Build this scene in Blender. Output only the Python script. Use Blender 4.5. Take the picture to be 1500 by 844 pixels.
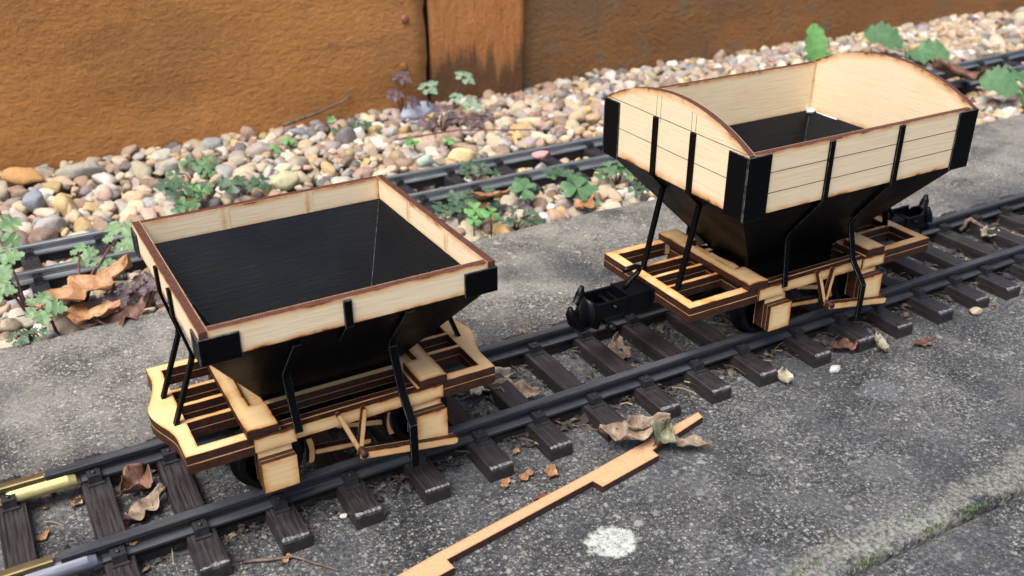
import bpy, math, random
import numpy as np
from mathutils import Vector, Matrix, noise
from mathutils.geometry import tessellate_polygon
random.seed(7); rng = np.random.default_rng(7)
for o in list(bpy.data.objects): bpy.data.objects.remove(o)
S = bpy.context.scene
COL = S.collection

# ------------------------------------------------------------------ camera, light, exposure
cam = bpy.data.cameras.new('camera'); camo = bpy.data.objects.new('camera', cam); COL.objects.link(camo)
right = Vector((.869452561, -.494016376, -.000251)); up = Vector((.22444989, .39457094, .89103088)); fwd = Vector((.44008464, .77476551, -.45394263))
camo.matrix_world = Matrix(((right.x, up.x, -fwd.x, -.1199471), (right.y, up.y, -fwd.y, -.31585548), (right.z, up.z, -fwd.z, .23949864), (0, 0, 0, 1)))
cam.sensor_width = 36; cam.lens = 36 * 1445.99 / 1500
cam.clip_start = .01; cam.clip_end = 60
cam.dof.use_dof = True; cam.dof.focus_distance = .40; cam.dof.aperture_fstop = 18
S.camera = camo

SUN_EL, SUN_DIR = math.radians(62), Vector((-.93, -.37))
w = bpy.data.worlds.new('World'); S.world = w; w.use_nodes = True
nt = w.node_tree; sky = nt.nodes.new('ShaderNodeTexSky'); sky.sky_type = 'NISHITA'; sky.sun_disc = False
sky.sun_elevation = SUN_EL; sky.sun_rotation = math.atan2(SUN_DIR.x, SUN_DIR.y)
sky.air_density = 1.0; sky.dust_density = 4.0; sky.ozone_density = 1.0
bg = nt.nodes['Background']; bg.inputs['Strength'].default_value = .115
nt.links.new(sky.outputs[0], bg.inputs['Color'])
sun = bpy.data.lights.new('sun', 'SUN'); sun.energy = 2.1; sun.angle = math.radians(42); sun.color = (1, .99, .975)
suno = bpy.data.objects.new('sun', sun); COL.objects.link(suno)
sd = Vector((SUN_DIR.x * math.cos(SUN_EL), SUN_DIR.y * math.cos(SUN_EL), math.sin(SUN_EL)))
suno.rotation_euler = sd.to_track_quat('Z', 'Y').to_euler(); suno.location = (-.5, -.3, 1.2)
S.view_settings.view_transform = 'Standard'; S.view_settings.look = 'None'; S.view_settings.gamma = 1
S.view_settings.exposure = 1.03
S.cycles.max_bounces = 8
try: S.cycles.use_denoising = True
except Exception: pass

# ------------------------------------------------------------------ materials
class N:
    def __init__(s, name):
        s.m = bpy.data.materials.new(name); s.m.use_nodes = True
        s.t = s.m.node_tree; s.b = s.t.nodes['Principled BSDF']
    def n(s, typ, **kw):
        x = s.t.nodes.new('ShaderNode' + typ)
        for k, v in kw.items(): setattr(x, k, v)
        return x
    def l(s, a, b): s.t.links.new(a, b)
    def coord(s, sc=(1, 1, 1), kind='Object'):
        if kind == 'uv':
            c = s.n('UVMap'); out = c.outputs[0]
        else:
            c = s.n('TexCoord'); out = c.outputs[kind]
        m = s.n('Mapping'); m.inputs['Scale'].default_value = sc
        s.l(out, m.inputs[0]); return m.outputs[0]
    def noise(s, co, scale=1., detail=3., rough=.55):
        x = s.n('TexNoise'); x.inputs['Scale'].default_value = scale; x.inputs['Detail'].default_value = detail; x.inputs['Roughness'].default_value = rough
        if co is not None: s.l(co, x.inputs['Vector'])
        return x.outputs['Fac']
    def vor(s, co, scale=1., feature='F1', out='Distance'):
        x = s.n('TexVoronoi'); x.feature = feature; x.inputs['Scale'].default_value = scale; s.l(co, x.inputs['Vector']); return x.outputs[out]
    def ramp(s, f, *stops):
        x = s.n('ValToRGB'); e = x.color_ramp.elements
        while len(e) < len(stops): e.new(.5)
        for el, (p, c) in zip(e, stops): el.position = p; el.color = (c if isinstance(c, tuple) else (c, c, c)) + (1,)
        s.l(f, x.inputs[0]); return x.outputs['Color']
    def mix(s, f, a, b, mode='MIX'):
        x = s.n('Mix'); x.data_type = 'RGBA'; x.blend_type = mode
        for i, v in ((0, f), (6, a), (7, b)):
            if isinstance(v, (int, float)): x.inputs[i].default_value = v
            elif isinstance(v, tuple): x.inputs[i].default_value = v + (1,)
            else: s.l(v, x.inputs[i])
        return x.outputs[2]
    def math(s, op, a, b=0.):
        x = s.n('Math'); x.operation = op
        for i, v in ((0, a), (1, b)):
            if isinstance(v, (int, float)): x.inputs[i].default_value = v
            else: s.l(v, x.inputs[i])
        return x.outputs[0]
    def attr(s, name, out='Fac'):
        x = s.n('Attribute'); x.attribute_name = name; return x.outputs[out]
    def bump(s, h, dist=.001, strength=1., prev=None):
        x = s.n('Bump'); x.inputs['Distance'].default_value = dist; x.inputs['Strength'].default_value = strength; s.l(h, x.inputs['Height'])
        if prev is not None: s.l(prev, x.inputs['Normal'])
        s.l(x.outputs[0], s.b.inputs['Normal']); return x.outputs[0]
    def out(s, col=None, rough=.6, metal=0., spec=None):
        if col is not None:
            if isinstance(col, tuple): s.b.inputs['Base Color'].default_value = col + (1,)
            else: s.l(col, s.b.inputs['Base Color'])
        if isinstance(rough, (int, float)): s.b.inputs['Roughness'].default_value = rough
        else: s.l(rough, s.b.inputs['Roughness'])
        s.b.inputs['Metallic'].default_value = metal
        if spec is not None: s.b.inputs['Specular IOR Level'].default_value = spec
        return s.m
    def rnd(s): return s.n('ObjectInfo').outputs['Random']

def m_ply(name, pale, dark, burn, strength):
    k = N(name)
    co = k.coord((55, 900, 1), 'uv')
    off = k.n('Mapping'); off.vector_type = 'POINT'
    r = k.n('CombineXYZ'); k.l(k.math('MULTIPLY', k.rnd(), 77.), r.inputs[2]); k.l(co, off.inputs[0]); k.l(r.outputs[0], off.inputs['Location'])
    f = k.noise(off.outputs[0], 1., 4, .6)
    f2 = k.noise(k.coord((60, 160, 1), 'uv'), 1., 3, .5)
    base = k.ramp(f, (.30, dark), (.52, pale))
    base = k.mix(k.math('MULTIPLY', f2, .45), base, tuple(x * .86 for x in pale))
    fl = k.ramp(k.noise(k.coord((160, 2600, 1), 'uv'), 1., 2, .5), (.66, 0.), (.74, 1.))
    base = k.mix(k.math('MULTIPLY', fl, .35), base, tuple(x * .6 for x in dark))
    sc = k.attr('scorch')
    sc = k.math('MULTIPLY', sc, k.math('ADD', .55, k.math('MULTIPLY', k.noise(k.coord((220, 220, 220)), 1., 2), .9)))
    sc = k.math('MULTIPLY', sc, k.ramp(k.noise(k.coord((70, 70, 70)), 1., 3, .6), (.32, .45), (.62, 1.15)))
    smoke = k.math('MULTIPLY', k.ramp(k.noise(k.coord((38, 38, 38)), 1., 4, .6), (.52, 0.), (.72, .35)), 1.)
    base = k.mix(smoke, base, tuple(x * y for x, y in zip(pale, (.88, .76, .58))))
    base = k.mix(k.math('MULTIPLY', k.rnd(), .22), base, tuple(x * .8 for x in pale))
    c = k.mix(k.math('MINIMUM', k.math('MULTIPLY', k.math('POWER', sc, 1.2), strength), 1.), base, burn)
    c = k.mix(k.math('MINIMUM', k.math('MULTIPLY', k.math('POWER', sc, 7.), .6), 1.), c, (.10, .035, .015))
    k.bump(f, .00025, .5)
    return k.out(c, .62, spec=.3)
def m_edge(name, a, b):
    k = N(name)
    f = k.noise(k.coord((700, 700, 700)), 1., 3)
    c = k.ramp(f, (.3, a), (.7, b))
    lam = k.attr('lam')
    mid = k.ramp(lam, (0., 1.), (.075, 1.), (.085, 0.))
    c = k.mix(k.math('MULTIPLY', mid, .8), c, (.55, .36, .17))
    l2 = k.ramp(k.noise(k.coord((200, 200, 2500)), 1., 2), (.45, 0.), (.65, 1.))
    c = k.mix(k.math('MULTIPLY', l2, .35), c, (.095, .036, .016))
    k.bump(f, .0002, .6)
    return k.out(c, .55, spec=.35)
PLY_W = m_ply('golden_ply', (.80, .575, .29), (.72, .48, .22), (.56, .20, .032), 1.0)
PLY_P = m_ply('pale_ply', (.82, .66, .43), (.74, .57, .35), (.56, .24, .06), 1.0)
EDGE = m_edge('burnt_edge', (.017, .0055, .0028), (.050, .0165, .0075))
RIM = m_edge('burnt_rim', (.050, .0175, .011), (.110, .040, .026))
def m_black(name, base=.009, rough=.33, spec=.06):
    k = N(name)
    f = k.noise(k.coord((90, 90, 1400)), 1., 3); g = k.noise(k.coord((60, 60, 60)), 1., 4)
    sp = k.ramp(k.vor(k.coord((260, 260, 260)), 1.), (.035, 1.), (.055, 0.))
    st = k.math('MULTIPLY', k.ramp(k.noise(k.coord((45, 45, 1900)), 1., 3, .6), (.54, 0.), (.68, 1.)), k.ramp(g, (.45, 0.), (.65, .8)))
    c = k.mix(f, (base * .7, base * .75, base * .8), (base * 1.4, base * 1.6, base * 2.0))
    c = k.mix(st, c, (base * 2.2, base * 2.5, base * 3))
    c = k.mix(k.math('MULTIPLY', sp, k.ramp(g, (.55, 0.), (.7, .5))), c, (.25, .26, .28))
    k.bump(f, .00025, .6)
    return k.out(c, k.ramp(g, (.3, rough - .06), (.7, rough + .12)), spec=spec)
BLACK = m_black('black_paint', .0022, .40); BLACK_IN = m_black('black_lining', .0034, .42, .22)
k = N('rubbed_edge'); RUB = k.out(k.ramp(k.noise(k.coord((500,) * 3), 1., 3), (.4, (.012, .013, .015)), (.65, (.10, .105, .115))), .5)
k = N('black_iron'); k.bump(k.noise(k.coord((900,) * 3), 1., 3), .0003, .4); IRON = k.out((.0024, .0029, .0045), .34, spec=.16)
k = N('glue'); GLUE = k.out((.75, .80, .85), .4)
def m_rail():
    k = N('rail_plastic'); f = k.noise(k.coord((60, 500, 500)), 1., 4); g = k.noise(k.coord((35, 300, 300)), 1., 3)
    sp = k.ramp(k.vor(k.coord((420,) * 3), 1.), (.05, 1.), (.09, 0.))
    c = k.ramp(f, (.3, (.0095, .011, .0135)), (.7, (.026, .030, .036)))
    c = k.mix(k.ramp(g, (.55, 0.), (.78, .4)), c, (.050, .038, .034))
    c = k.mix(k.math('MULTIPLY', sp, k.ramp(f, (.5, 0.), (.6, .6))), c, (.22, .22, .21))
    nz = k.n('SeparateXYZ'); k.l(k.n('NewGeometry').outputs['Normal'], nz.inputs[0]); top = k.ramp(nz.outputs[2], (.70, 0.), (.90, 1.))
    wear_lit = k.ramp(k.noise(k.coord((28, 260, 260)), 1., 5, .65), (.40, .25), (.62, 1.))
    c = k.mix(k.math('MULTIPLY', k.math('MULTIPLY', top, wear_lit), .75), c, (.068, .074, .082))  # up-facing faces painted lighter for the light they catch, with wear streaks
    side = k.math('MULTIPLY', k.math('SUBTRACT', 1., top), k.ramp(k.noise(k.coord((45, 90, 180)), 1., 5, .65), (.40, 0.), (.65, .7)))
    c = k.mix(side, c, (.026, .021, .019))
    k.bump(k.noise(k.coord((150, 700, 700)), 1., 4, .6), .0004, .6); return k.out(c, k.ramp(g, (.3, .42), (.7, .68)), spec=.4)
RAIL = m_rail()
k = N('steel_rail'); f = k.noise(k.coord((60, 400, 400)), 1., 3); STEEL = k.out(k.ramp(f, (.3, (.17, .19, .20)), (.7, (.32, .35, .36))), .42, .6)
def m_brass(name, a, b, r):
    k = N(name); f = k.noise(k.coord((150, 900, 900)), 1., 4)
    k.bump(f, .0002, .3); return k.out(k.ramp(f, (.3, a), (.7, b)), r, 1.)
BRASS = m_brass('brass', (.25, .20, .095), (.38, .30, .14), .45); BRASS_B = m_brass('bright_brass', (.40, .33, .13), (.55, .46, .19), .38)
JOIN = m_brass('nickel', (.115, .12, .14), (.19, .195, .22), .45)
def m_sleeper(name, a, b):
    k = N(name); f = k.noise(k.coord((500, 55, 500)), 1., 4, .6); g = k.noise(k.coord((120,) * 3), 1., 3)
    c = k.ramp(f, (.3, a), (.72, b)); c = k.mix(k.ramp(g, (.5, 0.), (.8, .35)), c, (.050, .042, .038))
    k.bump(f, .0006, .7); return k.out(c, k.ramp(g, (.3, .42), (.7, .62)), spec=.45)
SLEEP = m_sleeper('brown_sleeper', (.0125, .0095, .0098), (.032, .0255, .0250))
SLEEP_B = m_sleeper('black_sleeper', (.010, .010, .012), (.025, .024, .026))
k = N('worn_edge'); f = k.noise(k.coord((700,) * 3), 1., 3); WORN = k.out(k.ramp(f, (.35, (.03, .022, .022)), (.6, (.15, .14, .15))), .55)

def m_concrete():
    k = N('concrete'); P = k.coord()
    big = k.noise(P, 9., 5, .6); med = k.noise(P, 42., 5, .62); fine = k.noise(P, 520., 4, .7)
    c = k.ramp(med, (.30, (.012, .0137, .0175)), (.54, (.026, .0285, .033)), (.72, (.066, .067, .066)))
    bl = k.ramp(k.noise(P, 26., 6, .68), (.44, 0.), (.60, 1.))
    c = k.mix(k.math('MULTIPLY', bl, .5), c, (.088, .086, .082))
    c = k.mix(k.ramp(fine, (.46, 0.), (.64, .5)), c, (.19, .18, .16))
    c = k.mix(k.ramp(fine, (.30, .75), (.45, 0.)), c, (.022, .023, .027))
    bb = k.ramp(k.noise(P, 17., 6, .66), (.34, .50), (.47, .85), (.57, 1.3), (.68, 1.9))
    c = k.mix(1., c, bb, 'MULTIPLY')
    # pale grit set in the surface, two sizes
    for sc, thr, colr, mx in ((1250., .60, (.30, .28, .24), .72), (760., .70, (.35, .33, .28), .75), (430., .88, (.35, .34, .30), .7), (230., .975, (.34, .33, .31), .65)):
        v = k.n('TexVoronoi'); v.inputs['Scale'].default_value = sc; v.inputs['Randomness'].default_value = 1.
        w_ = k.n('VectorMath'); w_.operation = 'ADD'
        nz = k.n('TexNoise'); nz.inputs['Scale'].default_value = sc * 1.6; k.l(P, nz.inputs['Vector'])
        sub = k.n('VectorMath'); sub.operation = 'SCALE'; sub.inputs['Scale'].default_value = .9 / sc; k.l(nz.outputs['Color'], sub.inputs[0])
        k.l(P, w_.inputs[0]); k.l(sub.outputs[0], w_.inputs[1]); k.l(w_.outputs[0], v.inputs['Vector'])
        sp = k.n('SeparateColor'); k.l(v.outputs['Color'], sp.inputs[0])
        sel = k.math('GREATER_THAN', k.math('ADD', sp.outputs[0], k.math('MULTIPLY', k.math('SUBTRACT', med, .5), .5)), thr)
        sel = k.math('MULTIPLY', sel, k.ramp(v.outputs['Distance'], (.28, 1.), (.45, 0.)))
        c = k.mix(k.math('MULTIPLY', sel, mx), c, k.mix(sp.outputs[1], tuple(x * .6 for x in colr), colr))
    # lighter beige area behind the line, ragged edge
    sx = k.n('SeparateXYZ'); k.l(P, sx.inputs[0])
    m = k.math('ADD', k.math('MULTIPLY', sx.outputs[1], 5.), k.math('MULTIPLY', k.math('SUBTRACT', big, .5), 1.6))
    c = k.mix(k.ramp(m, (.15, 0.), (.60, .78)), c, k.mix(k.ramp(k.noise(P, 34., 6, .7), (.38, 0.), (.58, .85)), k.mix(1., c, (2.0, 1.95, 1.8), 'MULTIPLY'), k.mix(fine, (.15, .14, .115), (.36, .335, .275))))
    pat = k.ramp(k.noise(P, 15., 6, .66), (.50, 0.), (.60, 1.))
    c = k.mix(k.math('MULTIPLY', pat, .75), c, k.mix(.62, c, (.050, .051, .057)))
    # lighter worn band near the front joint, with green film
    d = k.math('ADD', sx.outputs[1], k.math('MULTIPLY', k.math('SUBTRACT', med, .5), .035))
    d = k.math('ADD', d, k.math('MULTIPLY', k.math('SUBTRACT', k.noise(P, 230., 5, .7), .5), .014))
    band = k.ramp(k.math('ADD', k.math('MULTIPLY', k.math('ADD', d, .1415), 28.), .5), (.27, 0.), (.33, .8), (.58, .8), (.66, 0.))
    c = k.mix(k.math('MULTIPLY', band, k.ramp(big, (.30, .25), (.55, .85))), c, k.mix(k.ramp(fine, (.38, 0.), (.6, 1.)), (.060, .060, .050), (.27, .26, .215)))
    # white lichen
    lx = k.math('DIVIDE', k.math('SUBTRACT', sx.outputs[0], .0448), .0100); ly = k.math('DIVIDE', k.math('ADD', sx.outputs[1], .0971), .0088)
    r = k.math('SQRT', k.math('ADD', k.math('MULTIPLY', lx, lx), k.math('MULTIPLY', ly, ly)))
    r = k.math('ADD', r, k.math('MULTIPLY', k.math('SUBTRACT', k.noise(P, 170., 5, .7),   .5), 1.5))
    lich = k.ramp(r, (.78, 1.), (.98, 0.))
    lc = k.ramp(k.noise(P, 420., 4, .7), (.34, (.06, .06, .055)), (.43, (.30, .31, .27)), (.52, (.46, .47, .42)), (.70, (.54, .55, .50)))
    c = k.mix(k.math('MULTIPLY', lich, .9), c, lc)
    # a few smaller lichen and dull wet spots
    for x, y, s_, colr, a in ((.160, -.115, .013, (.10, .098, .096), .8), (.125, -.118, .010, (.085, .085, .09), .6), (.205, -.075, .014, (.24, .26, .27), .45), (.093, -.088, .003, (.05, .05, .052), .5), (.26, -.11, .02, (.14, .13, .11), .4)):
        lx = k.math('DIVIDE', k.math('SUBTRACT', sx.outputs[0], x), s_); ly = k.math('DIVIDE', k.math('SUBTRACT', sx.outputs[1], y), s_ * .7)
        r = k.math('SQRT', k.math('ADD', k.math('MULTIPLY', lx, lx), k.math('MULTIPLY', ly, ly)))
        r = k.math('ADD', r, k.math('MULTIPLY', k.math('SUBTRACT', k.noise(P, 110., 4, .65), .5), 1.3))
        c = k.mix(k.math('MULTIPLY', k.ramp(r, (.5, a), (1.05, 0.)), .55), c, colr)
    nb = k.bump(fine, .0012, .8); nb = k.bump(med, .004, .5, nb)
    pit = k.ramp(k.vor(P, 210.), (.08, 0.), (.25, 1.)); k.bump(pit, .0012, .5, nb)
    return k.out(c, .78, spec=.35)
CONC = m_concrete()
def m_fence(name, a, b, dirt, amt, vertical=False, post=False):
    k = N(name); v_ = vertical
    P = k.coord(); f = k.noise(k.coord((6, 30, 18) if not v_ else (40, 30, 7)), 1., 6, .6)
    g = k.noise(k.coord((130, 200, 230) if not v_ else (260, 200, 60)), 1., 6, .7); h = k.noise(P, 11., 4)
    w_ = k.noise(k.coord((14, 30, 70) if not v_ else (90, 30, 12)), 1., 4, .5)
    c = k.ramp(f, (.32, a), (.66, b)); c = k.mix(k.ramp(g, (.34, .5), (.45, 0.)), c, tuple(x * .52 for x in a))
    ck = k.ramp(k.noise(k.coord((9, 30, 130) if not v_ else (150, 30, 9)), 1., 5, .7), (.30, .6), (.36, 0.)); c = k.mix(ck, c, tuple(x * .4 for x in a))
    c = k.mix(k.ramp(g, (.56, 0.), (.70, .55)), c, tuple(min(1, x * 1.4) for x in b))
    c = k.mix(k.math('MULTIPLY', k.ramp(h, (.46, 0.), (.66, 1.)), amt), c, dirt)
    if post:
        sx = k.n('SeparateXYZ'); k.l(P, sx.inputs[0])
        t = k.math('ADD', k.math('MULTIPLY', sx.outputs[2], -22.), k.math('MULTIPLY', k.noise(k.coord((130, 20, 9)), 1., 4), 2.1))
        c = k.mix(k.math('MULTIPLY', k.ramp(t, (.10, 0.), (.55, 1.)), .8), c, (.075, .052, .028))
    elif amt > .6:
        al = k.ramp(k.noise(P, 38., 4, .6), (.56, 0.), (.68, 1.)); c = k.mix(k.math('MULTIPLY', al, .5), c, (.16, .17, .115))
    nb = k.bump(g, .0055, .9); nb = k.bump(w_, .0030, .35, nb); k.bump(k.noise(P, 330., 5, .7), .0022, .7, nb)
    return k.out(c, .70, spec=.25)
F_ORANGE = m_fence('orange_board', (.47, .195, .052), (.58, .260, .075), (.34, .160, .058), .6)
F_BROWN = m_fence('brown_board', (.24, .108, .036), (.35, .155, .052), (.19, .125, .064), .75)
F_POST = m_fence('post_timber', (.52, .20, .060), (.62, .26, .085), (.44, .18, .055), .4, True, True)
k = N('gap_shade'); GAP_SHADE = k.out(k.ramp(k.noise(k.coord((200, 200, 30)), 1., 4), (.3, (.004, .003, .002)), (.7, (.02, .013, .008))), .8)  # near-black standing in for the shade inside the board and post gap
k = N('painted_nail'); NAIL = k.out((.24, .075, .035), .5)
def m_stone(name, attr=True, col=(.3, .3, .3)):
    k = N(name); P = k.coord(); f = k.noise(P, 160., 5, .65); g = k.noise(P, 620., 3, .7)
    c = k.attr('Col', 'Color') if attr else col
    c = k.mix(k.ramp(f, (.35, 0.), (.7, .55)), c, k.mix(1., c, (.62, .55, .47), 'MULTIPLY'))
    c = k.mix(k.ramp(g, (.5, 0.), (.75, .35)), c, (.62, .58, .52))
    nb = k.bump(f, .0016, .6); k.bump(g, .0005, .5, nb)
    return k.out(c, .74, spec=.25)
STONE = m_stone('pebble_stone')
k = N('soil'); SOIL = k.out(k.ramp(k.noise(k.coord(), 90., 5), (.3, (.022, .016, .012)), (.7, (.07, .05, .037))), .9)
def m_leaf(name, a, b, dead=False):
    k = N(name); f = k.noise(k.coord(), 230., 4, .6); r = k.rnd()
    c = k.ramp(f, (.3, a), (.7, b))
    c = k.mix(k.math('MULTIPLY', r, .5), c, k.mix(1., c, (.72, .8, .9), 'MULTIPLY'))
    if dead:
        c = k.mix(k.ramp(k.noise(k.coord(), 95., 4, .6), (.40, .75), (.62, 0.)), c, tuple(x * .55 for x in a))
        vv = k.ramp(k.noise(k.coord((420, 90, 200)), 1., 3, .6), (.40, .55), (.50, 0.)); c = k.mix(vv, c, tuple(x * .6 for x in a)); k.bump(k.noise(k.coord((420, 90, 200)), 1., 3, .6), .0012, .7)
        c = k.mix(k.ramp(k.noise(k.coord(), 700., 3), (.62, 0.), (.7, .7)), c, tuple(x * .25 for x in a))
    if not dead: k.bump(f, .0008, .5)
    k.b.inputs['Subsurface Weight'].default_value = 0.
    return k.out(c, .5, spec=.4)
G_MID = m_leaf('leaf_green', (.060, .130, .052), (.105, .195, .080)); G_DARK = m_leaf('leaf_dark', (.040, .080, .042), (.072, .125, .066))
G_LIGHT = m_leaf('leaf_light', (.095, .235, .060), (.155, .32, .095)); G_PALE = m_leaf('leaf_pale', (.16, .25, .14), (.24, .33, .21)); G_HERB = m_leaf('leaf_herb', (.115, .20, .08), (.18, .27, .125))
PURPLE = m_leaf('leaf_purple', (.070, .042, .045), (.13, .085, .088)); STEM = m_leaf('stem_red', (.11, .035, .040), (.17, .070, .065))
D_ORANGE = m_leaf('dead_orange', (.40, .185, .075), (.56, .31, .15), True); D_TAN = m_leaf('dead_tan', (.25, .17, .11), (.40, .30, .205), True)
D_BROWN = m_leaf('dead_brown', (.13, .058, .035), (.24, .12, .075), True); D_PALE = m_leaf('dead_pale', (.42, .36, .24), (.58, .50, .36), True); D_GREEN = m_leaf('dead_olive', (.12, .125, .065), (.24, .22, .14), True)
k = N('twig_bark'); TWIG = k.out(k.ramp(k.noise(k.coord(), 300., 4), (.3, (.05, .03, .022)), (.7, (.19, .13, .095))), .8)
k = N('mdf'); f = k.noise(k.coord(), 900., 3); MDF = k.out(k.mix(k.math('POWER', k.attr('scorch'), 2.), k.ramp(f, (.3, (.46, .26, .132)), (.7, (.57, .34, .18))), (.34, .15, .06)), .65)
k = N('mdf_edge'); MDF_E = k.out(k.ramp(k.noise(k.coord(), 500., 3), (.3, (.022, .009, .006)), (.7, (.06, .024, .014))), .5)
k = N('moss_green'); MOSS = k.out(k.ramp(k.noise(k.coord(), 200., 3), (.3, (.035, .065, .014)), (.7, (.10, .16, .035))), .7)
k = N('litter'); LITTER = k.out(k.mix(1., k.attr('Col', 'Color'), k.ramp(k.noise(k.coord(), 500., 3), (.3, .55), (.7, 1.1)), 'MULTIPLY'), .7)

# ------------------------------------------------------------------ mesh helpers
class MB:
    def __init__(s): s.v = []; s.f = []; s.mi = []; s.sc = []; s.lam = []; s.uv = []; s.col = []; s.smooth = []
    def add(s, verts, faces, mi=0, sc=None, lam=None, uv=None, smooth=False, col=None):
        b = len(s.v); s.v += [tuple(v) for v in verts]
        s.sc += list(sc) if sc is not None else [0.] * len(verts)
        s.lam += list(lam) if lam is not None else [.5] * len(verts)
        s.uv += list(uv) if uv is not None else [(v[0], v[1]) for v in verts]
        s.col += [col or (1, 1, 1)] * len(verts)
        for i, f in enumerate(faces):
            s.f.append([b + q for q in f]); s.mi.append(mi[i] if isinstance(mi, (list, tuple)) else mi); s.smooth.append(smooth)
    def box(s, x0, x1, y0, y1, z0, z1, mi=0):
        s.add([(x, y, z) for z in (z0, z1) for y in (y0, y1) for x in (x0, x1)],
              [(0, 2, 3, 1), (4, 5, 7, 6), (0, 1, 5, 4), (2, 6, 7, 3), (0, 4, 6, 2), (1, 3, 7, 5)], mi)
    def tube(s, pts, r, n=8, mi=0, smooth=True, cap=True):
        pts = [Vector(p) for p in pts]; R = r if isinstance(r, (list, tuple)) else [r] * len(pts)
        vs = []; ref = Vector((.13, .27, .95))
        for i, p in enumerate(pts):
            t = (pts[min(i + 1, len(pts) - 1)] - pts[max(i - 1, 0)]).normalized()
            a = t.cross(ref)
            if a.length < 1e-3: a = t.cross(Vector((1, 0, 0)))
            a.normalize(); b = t.cross(a)
            vs += [p + (a * math.cos(2 * math.pi * j / n) + b * math.sin(2 * math.pi * j / n)) * R[i] for j in range(n)]
        fs = [(i * n + j, i * n + (j + 1) % n, (i + 1) * n + (j + 1) % n, (i + 1) * n + j) for i in range(len(pts) - 1) for j in range(n)]
        if cap: fs += [tuple(range(n))[::-1], tuple(range((len(pts) - 1) * n, len(pts) * n))]
        s.add(vs, fs, mi, smooth=smooth)
    def build(s, name, mats, parent=None, loc=None):
        me = bpy.data.meshes.new(name); me.from_pydata(s.v, [], s.f)
        for m in (mats if isinstance(mats, (list, tuple)) else [mats]): me.materials.append(m)
        me.polygons.foreach_set('material_index', s.mi); me.polygons.foreach_set('use_smooth', s.smooth)
        a = me.attributes.new('scorch', 'FLOAT', 'POINT'); a.data.foreach_set('value', s.sc)
        a = me.attributes.new('lam', 'FLOAT', 'POINT'); a.data.foreach_set('value', s.lam)
        if any(c != (1, 1, 1) for c in s.col):
            a = me.attributes.new('Col', 'FLOAT_COLOR', 'POINT'); a.data.foreach_set('color', [q for c in s.col for q in (*c, 1.)])
        u = me.uv_layers.new(name='UVMap'); li = np.zeros(len(me.loops), np.int32); me.loops.foreach_get('vertex_index', li)
        u.data.foreach_set('uv', np.array(s.uv, np.float32)[li].ravel())
        me.update()
        o = bpy.data.objects.new(name, me); COL.objects.link(o)
        if parent is not None: o.parent = parent
        if loc: o.location = loc
        return o

def inset(poly, d):
    n = len(poly); out = []
    for i in range(n):
        a, b, c = Vector(poly[i - 1]), Vector(poly[i]), Vector(poly[(i + 1) % n])
        e1 = (b - a).normalized(); e2 = (c - b).normalized(); n1 = Vector((-e1.y, e1.x)); n2 = Vector((-e2.y, e2.x))
        q = 1 + n1.dot(n2); m = (n1 + n2) / max(q, .35)
        out.append(tuple(b + m * d))
    return out
def area(p): return sum(p[i - 1][0] * p[i][1] - p[i][0] * p[i - 1][1] for i in range(len(p))) / 2
def plate(mb, outer, holes, t0, t1, fn, d=.0012, ply=0, edge=1, core=0., line=True):
    """laser cut sheet: 2-D outline + holes, thickness t0..t1, fn(u,v,w)->xyz; scorched ring along every cut"""
    loops = [outer if area(outer) > 0 else outer[::-1]] + [h if area(h) < 0 else h[::-1] for h in holes]
    ins = [inset(l, d) for l in loops]
    for w_, top in ((t1, True), (t0, False)):
        vs, sc, fs = [], [], []; base = []
        for l, q in zip(loops, ins):
            b = len(vs); n = len(l); base.append(b + n)
            vs += l + q; sc += [1.] * n + [core] * n
            fs += [(b + i, b + (i + 1) % n, b + n + (i + 1) % n, b + n + i) for i in range(n)]
        tri = tessellate_polygon([[Vector((p[0], p[1], 0)) for p in q] for q in ins])
        idx = [b + i for b, q in zip(base, ins) for i in range(len(q))]
        for t in tri:
            a, b_, c = (idx[i] for i in t)
            A = (vs[b_][0] - vs[a][0]) * (vs[c][1] - vs[a][1]) - (vs[c][0] - vs[a][0]) * (vs[b_][1] - vs[a][1])
            fs.append((a, b_, c) if A > 0 else (a, c, b_))
        if not top: fs = [f[::-1] for f in fs]
        mb.add([fn(p[0], p[1], w_) for p in vs], fs, ply, sc=sc, uv=vs)
    for l in loops:
        n = len(l)
        mb.add([fn(p[0], p[1], t0) for p in l] + [fn(p[0], p[1], t1) for p in l],
               [(i, (i + 1) % n, n + (i + 1) % n, n + i) for i in range(n)], edge, lam=[0. if line else .5] * n + [1.] * n, uv=[(p[0], p[1]) for p in l] * 2)
def rect(x0, x1, y0, y1): return [(x0, y0), (x1, y0), (x1, y1), (x0, y1)]
XY = lambda u, v, w_: (u, v, w_)
XZ = lambda u, v, w_: (u, -w_, v)          # seen from -Y, thickness towards -Y
YZ = lambda u, v, w_: (-w_, -u, v)         # seen from -X
def ribbon(mb, pts, axis, wid, t, mi=0):
    """flat bar of width wid along the fixed axis, following pts"""
    ax = Vector(axis); P = [Vector(p) for p in pts]; vs = []
    for i, p in enumerate(P):
        d1 = (P[i] - P[i - 1]).normalized() if i else None; d2 = (P[i + 1] - P[i]).normalized() if i < len(P) - 1 else None
        tn = ((d1 or d2) + (d2 or d1)).normalized(); nn = tn.cross(ax).normalized() * t / 2
        if d1 and d2: nn /= max(.5, tn.dot(d1))
        h = ax * wid / 2; vs += [p - h - nn, p + h - nn, p + h + nn, p - h + nn]
    fs = [(i * 4 + j, i * 4 + (j + 1) % 4, i * 4 + 4 + (j + 1) % 4, i * 4 + 4 + j) for i in range(len(P) - 1) for j in range(4)]
    fs += [(3, 2, 1, 0), tuple(range(len(vs) - 4, len(vs)))]
    mb.add(vs, fs, mi)
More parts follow.
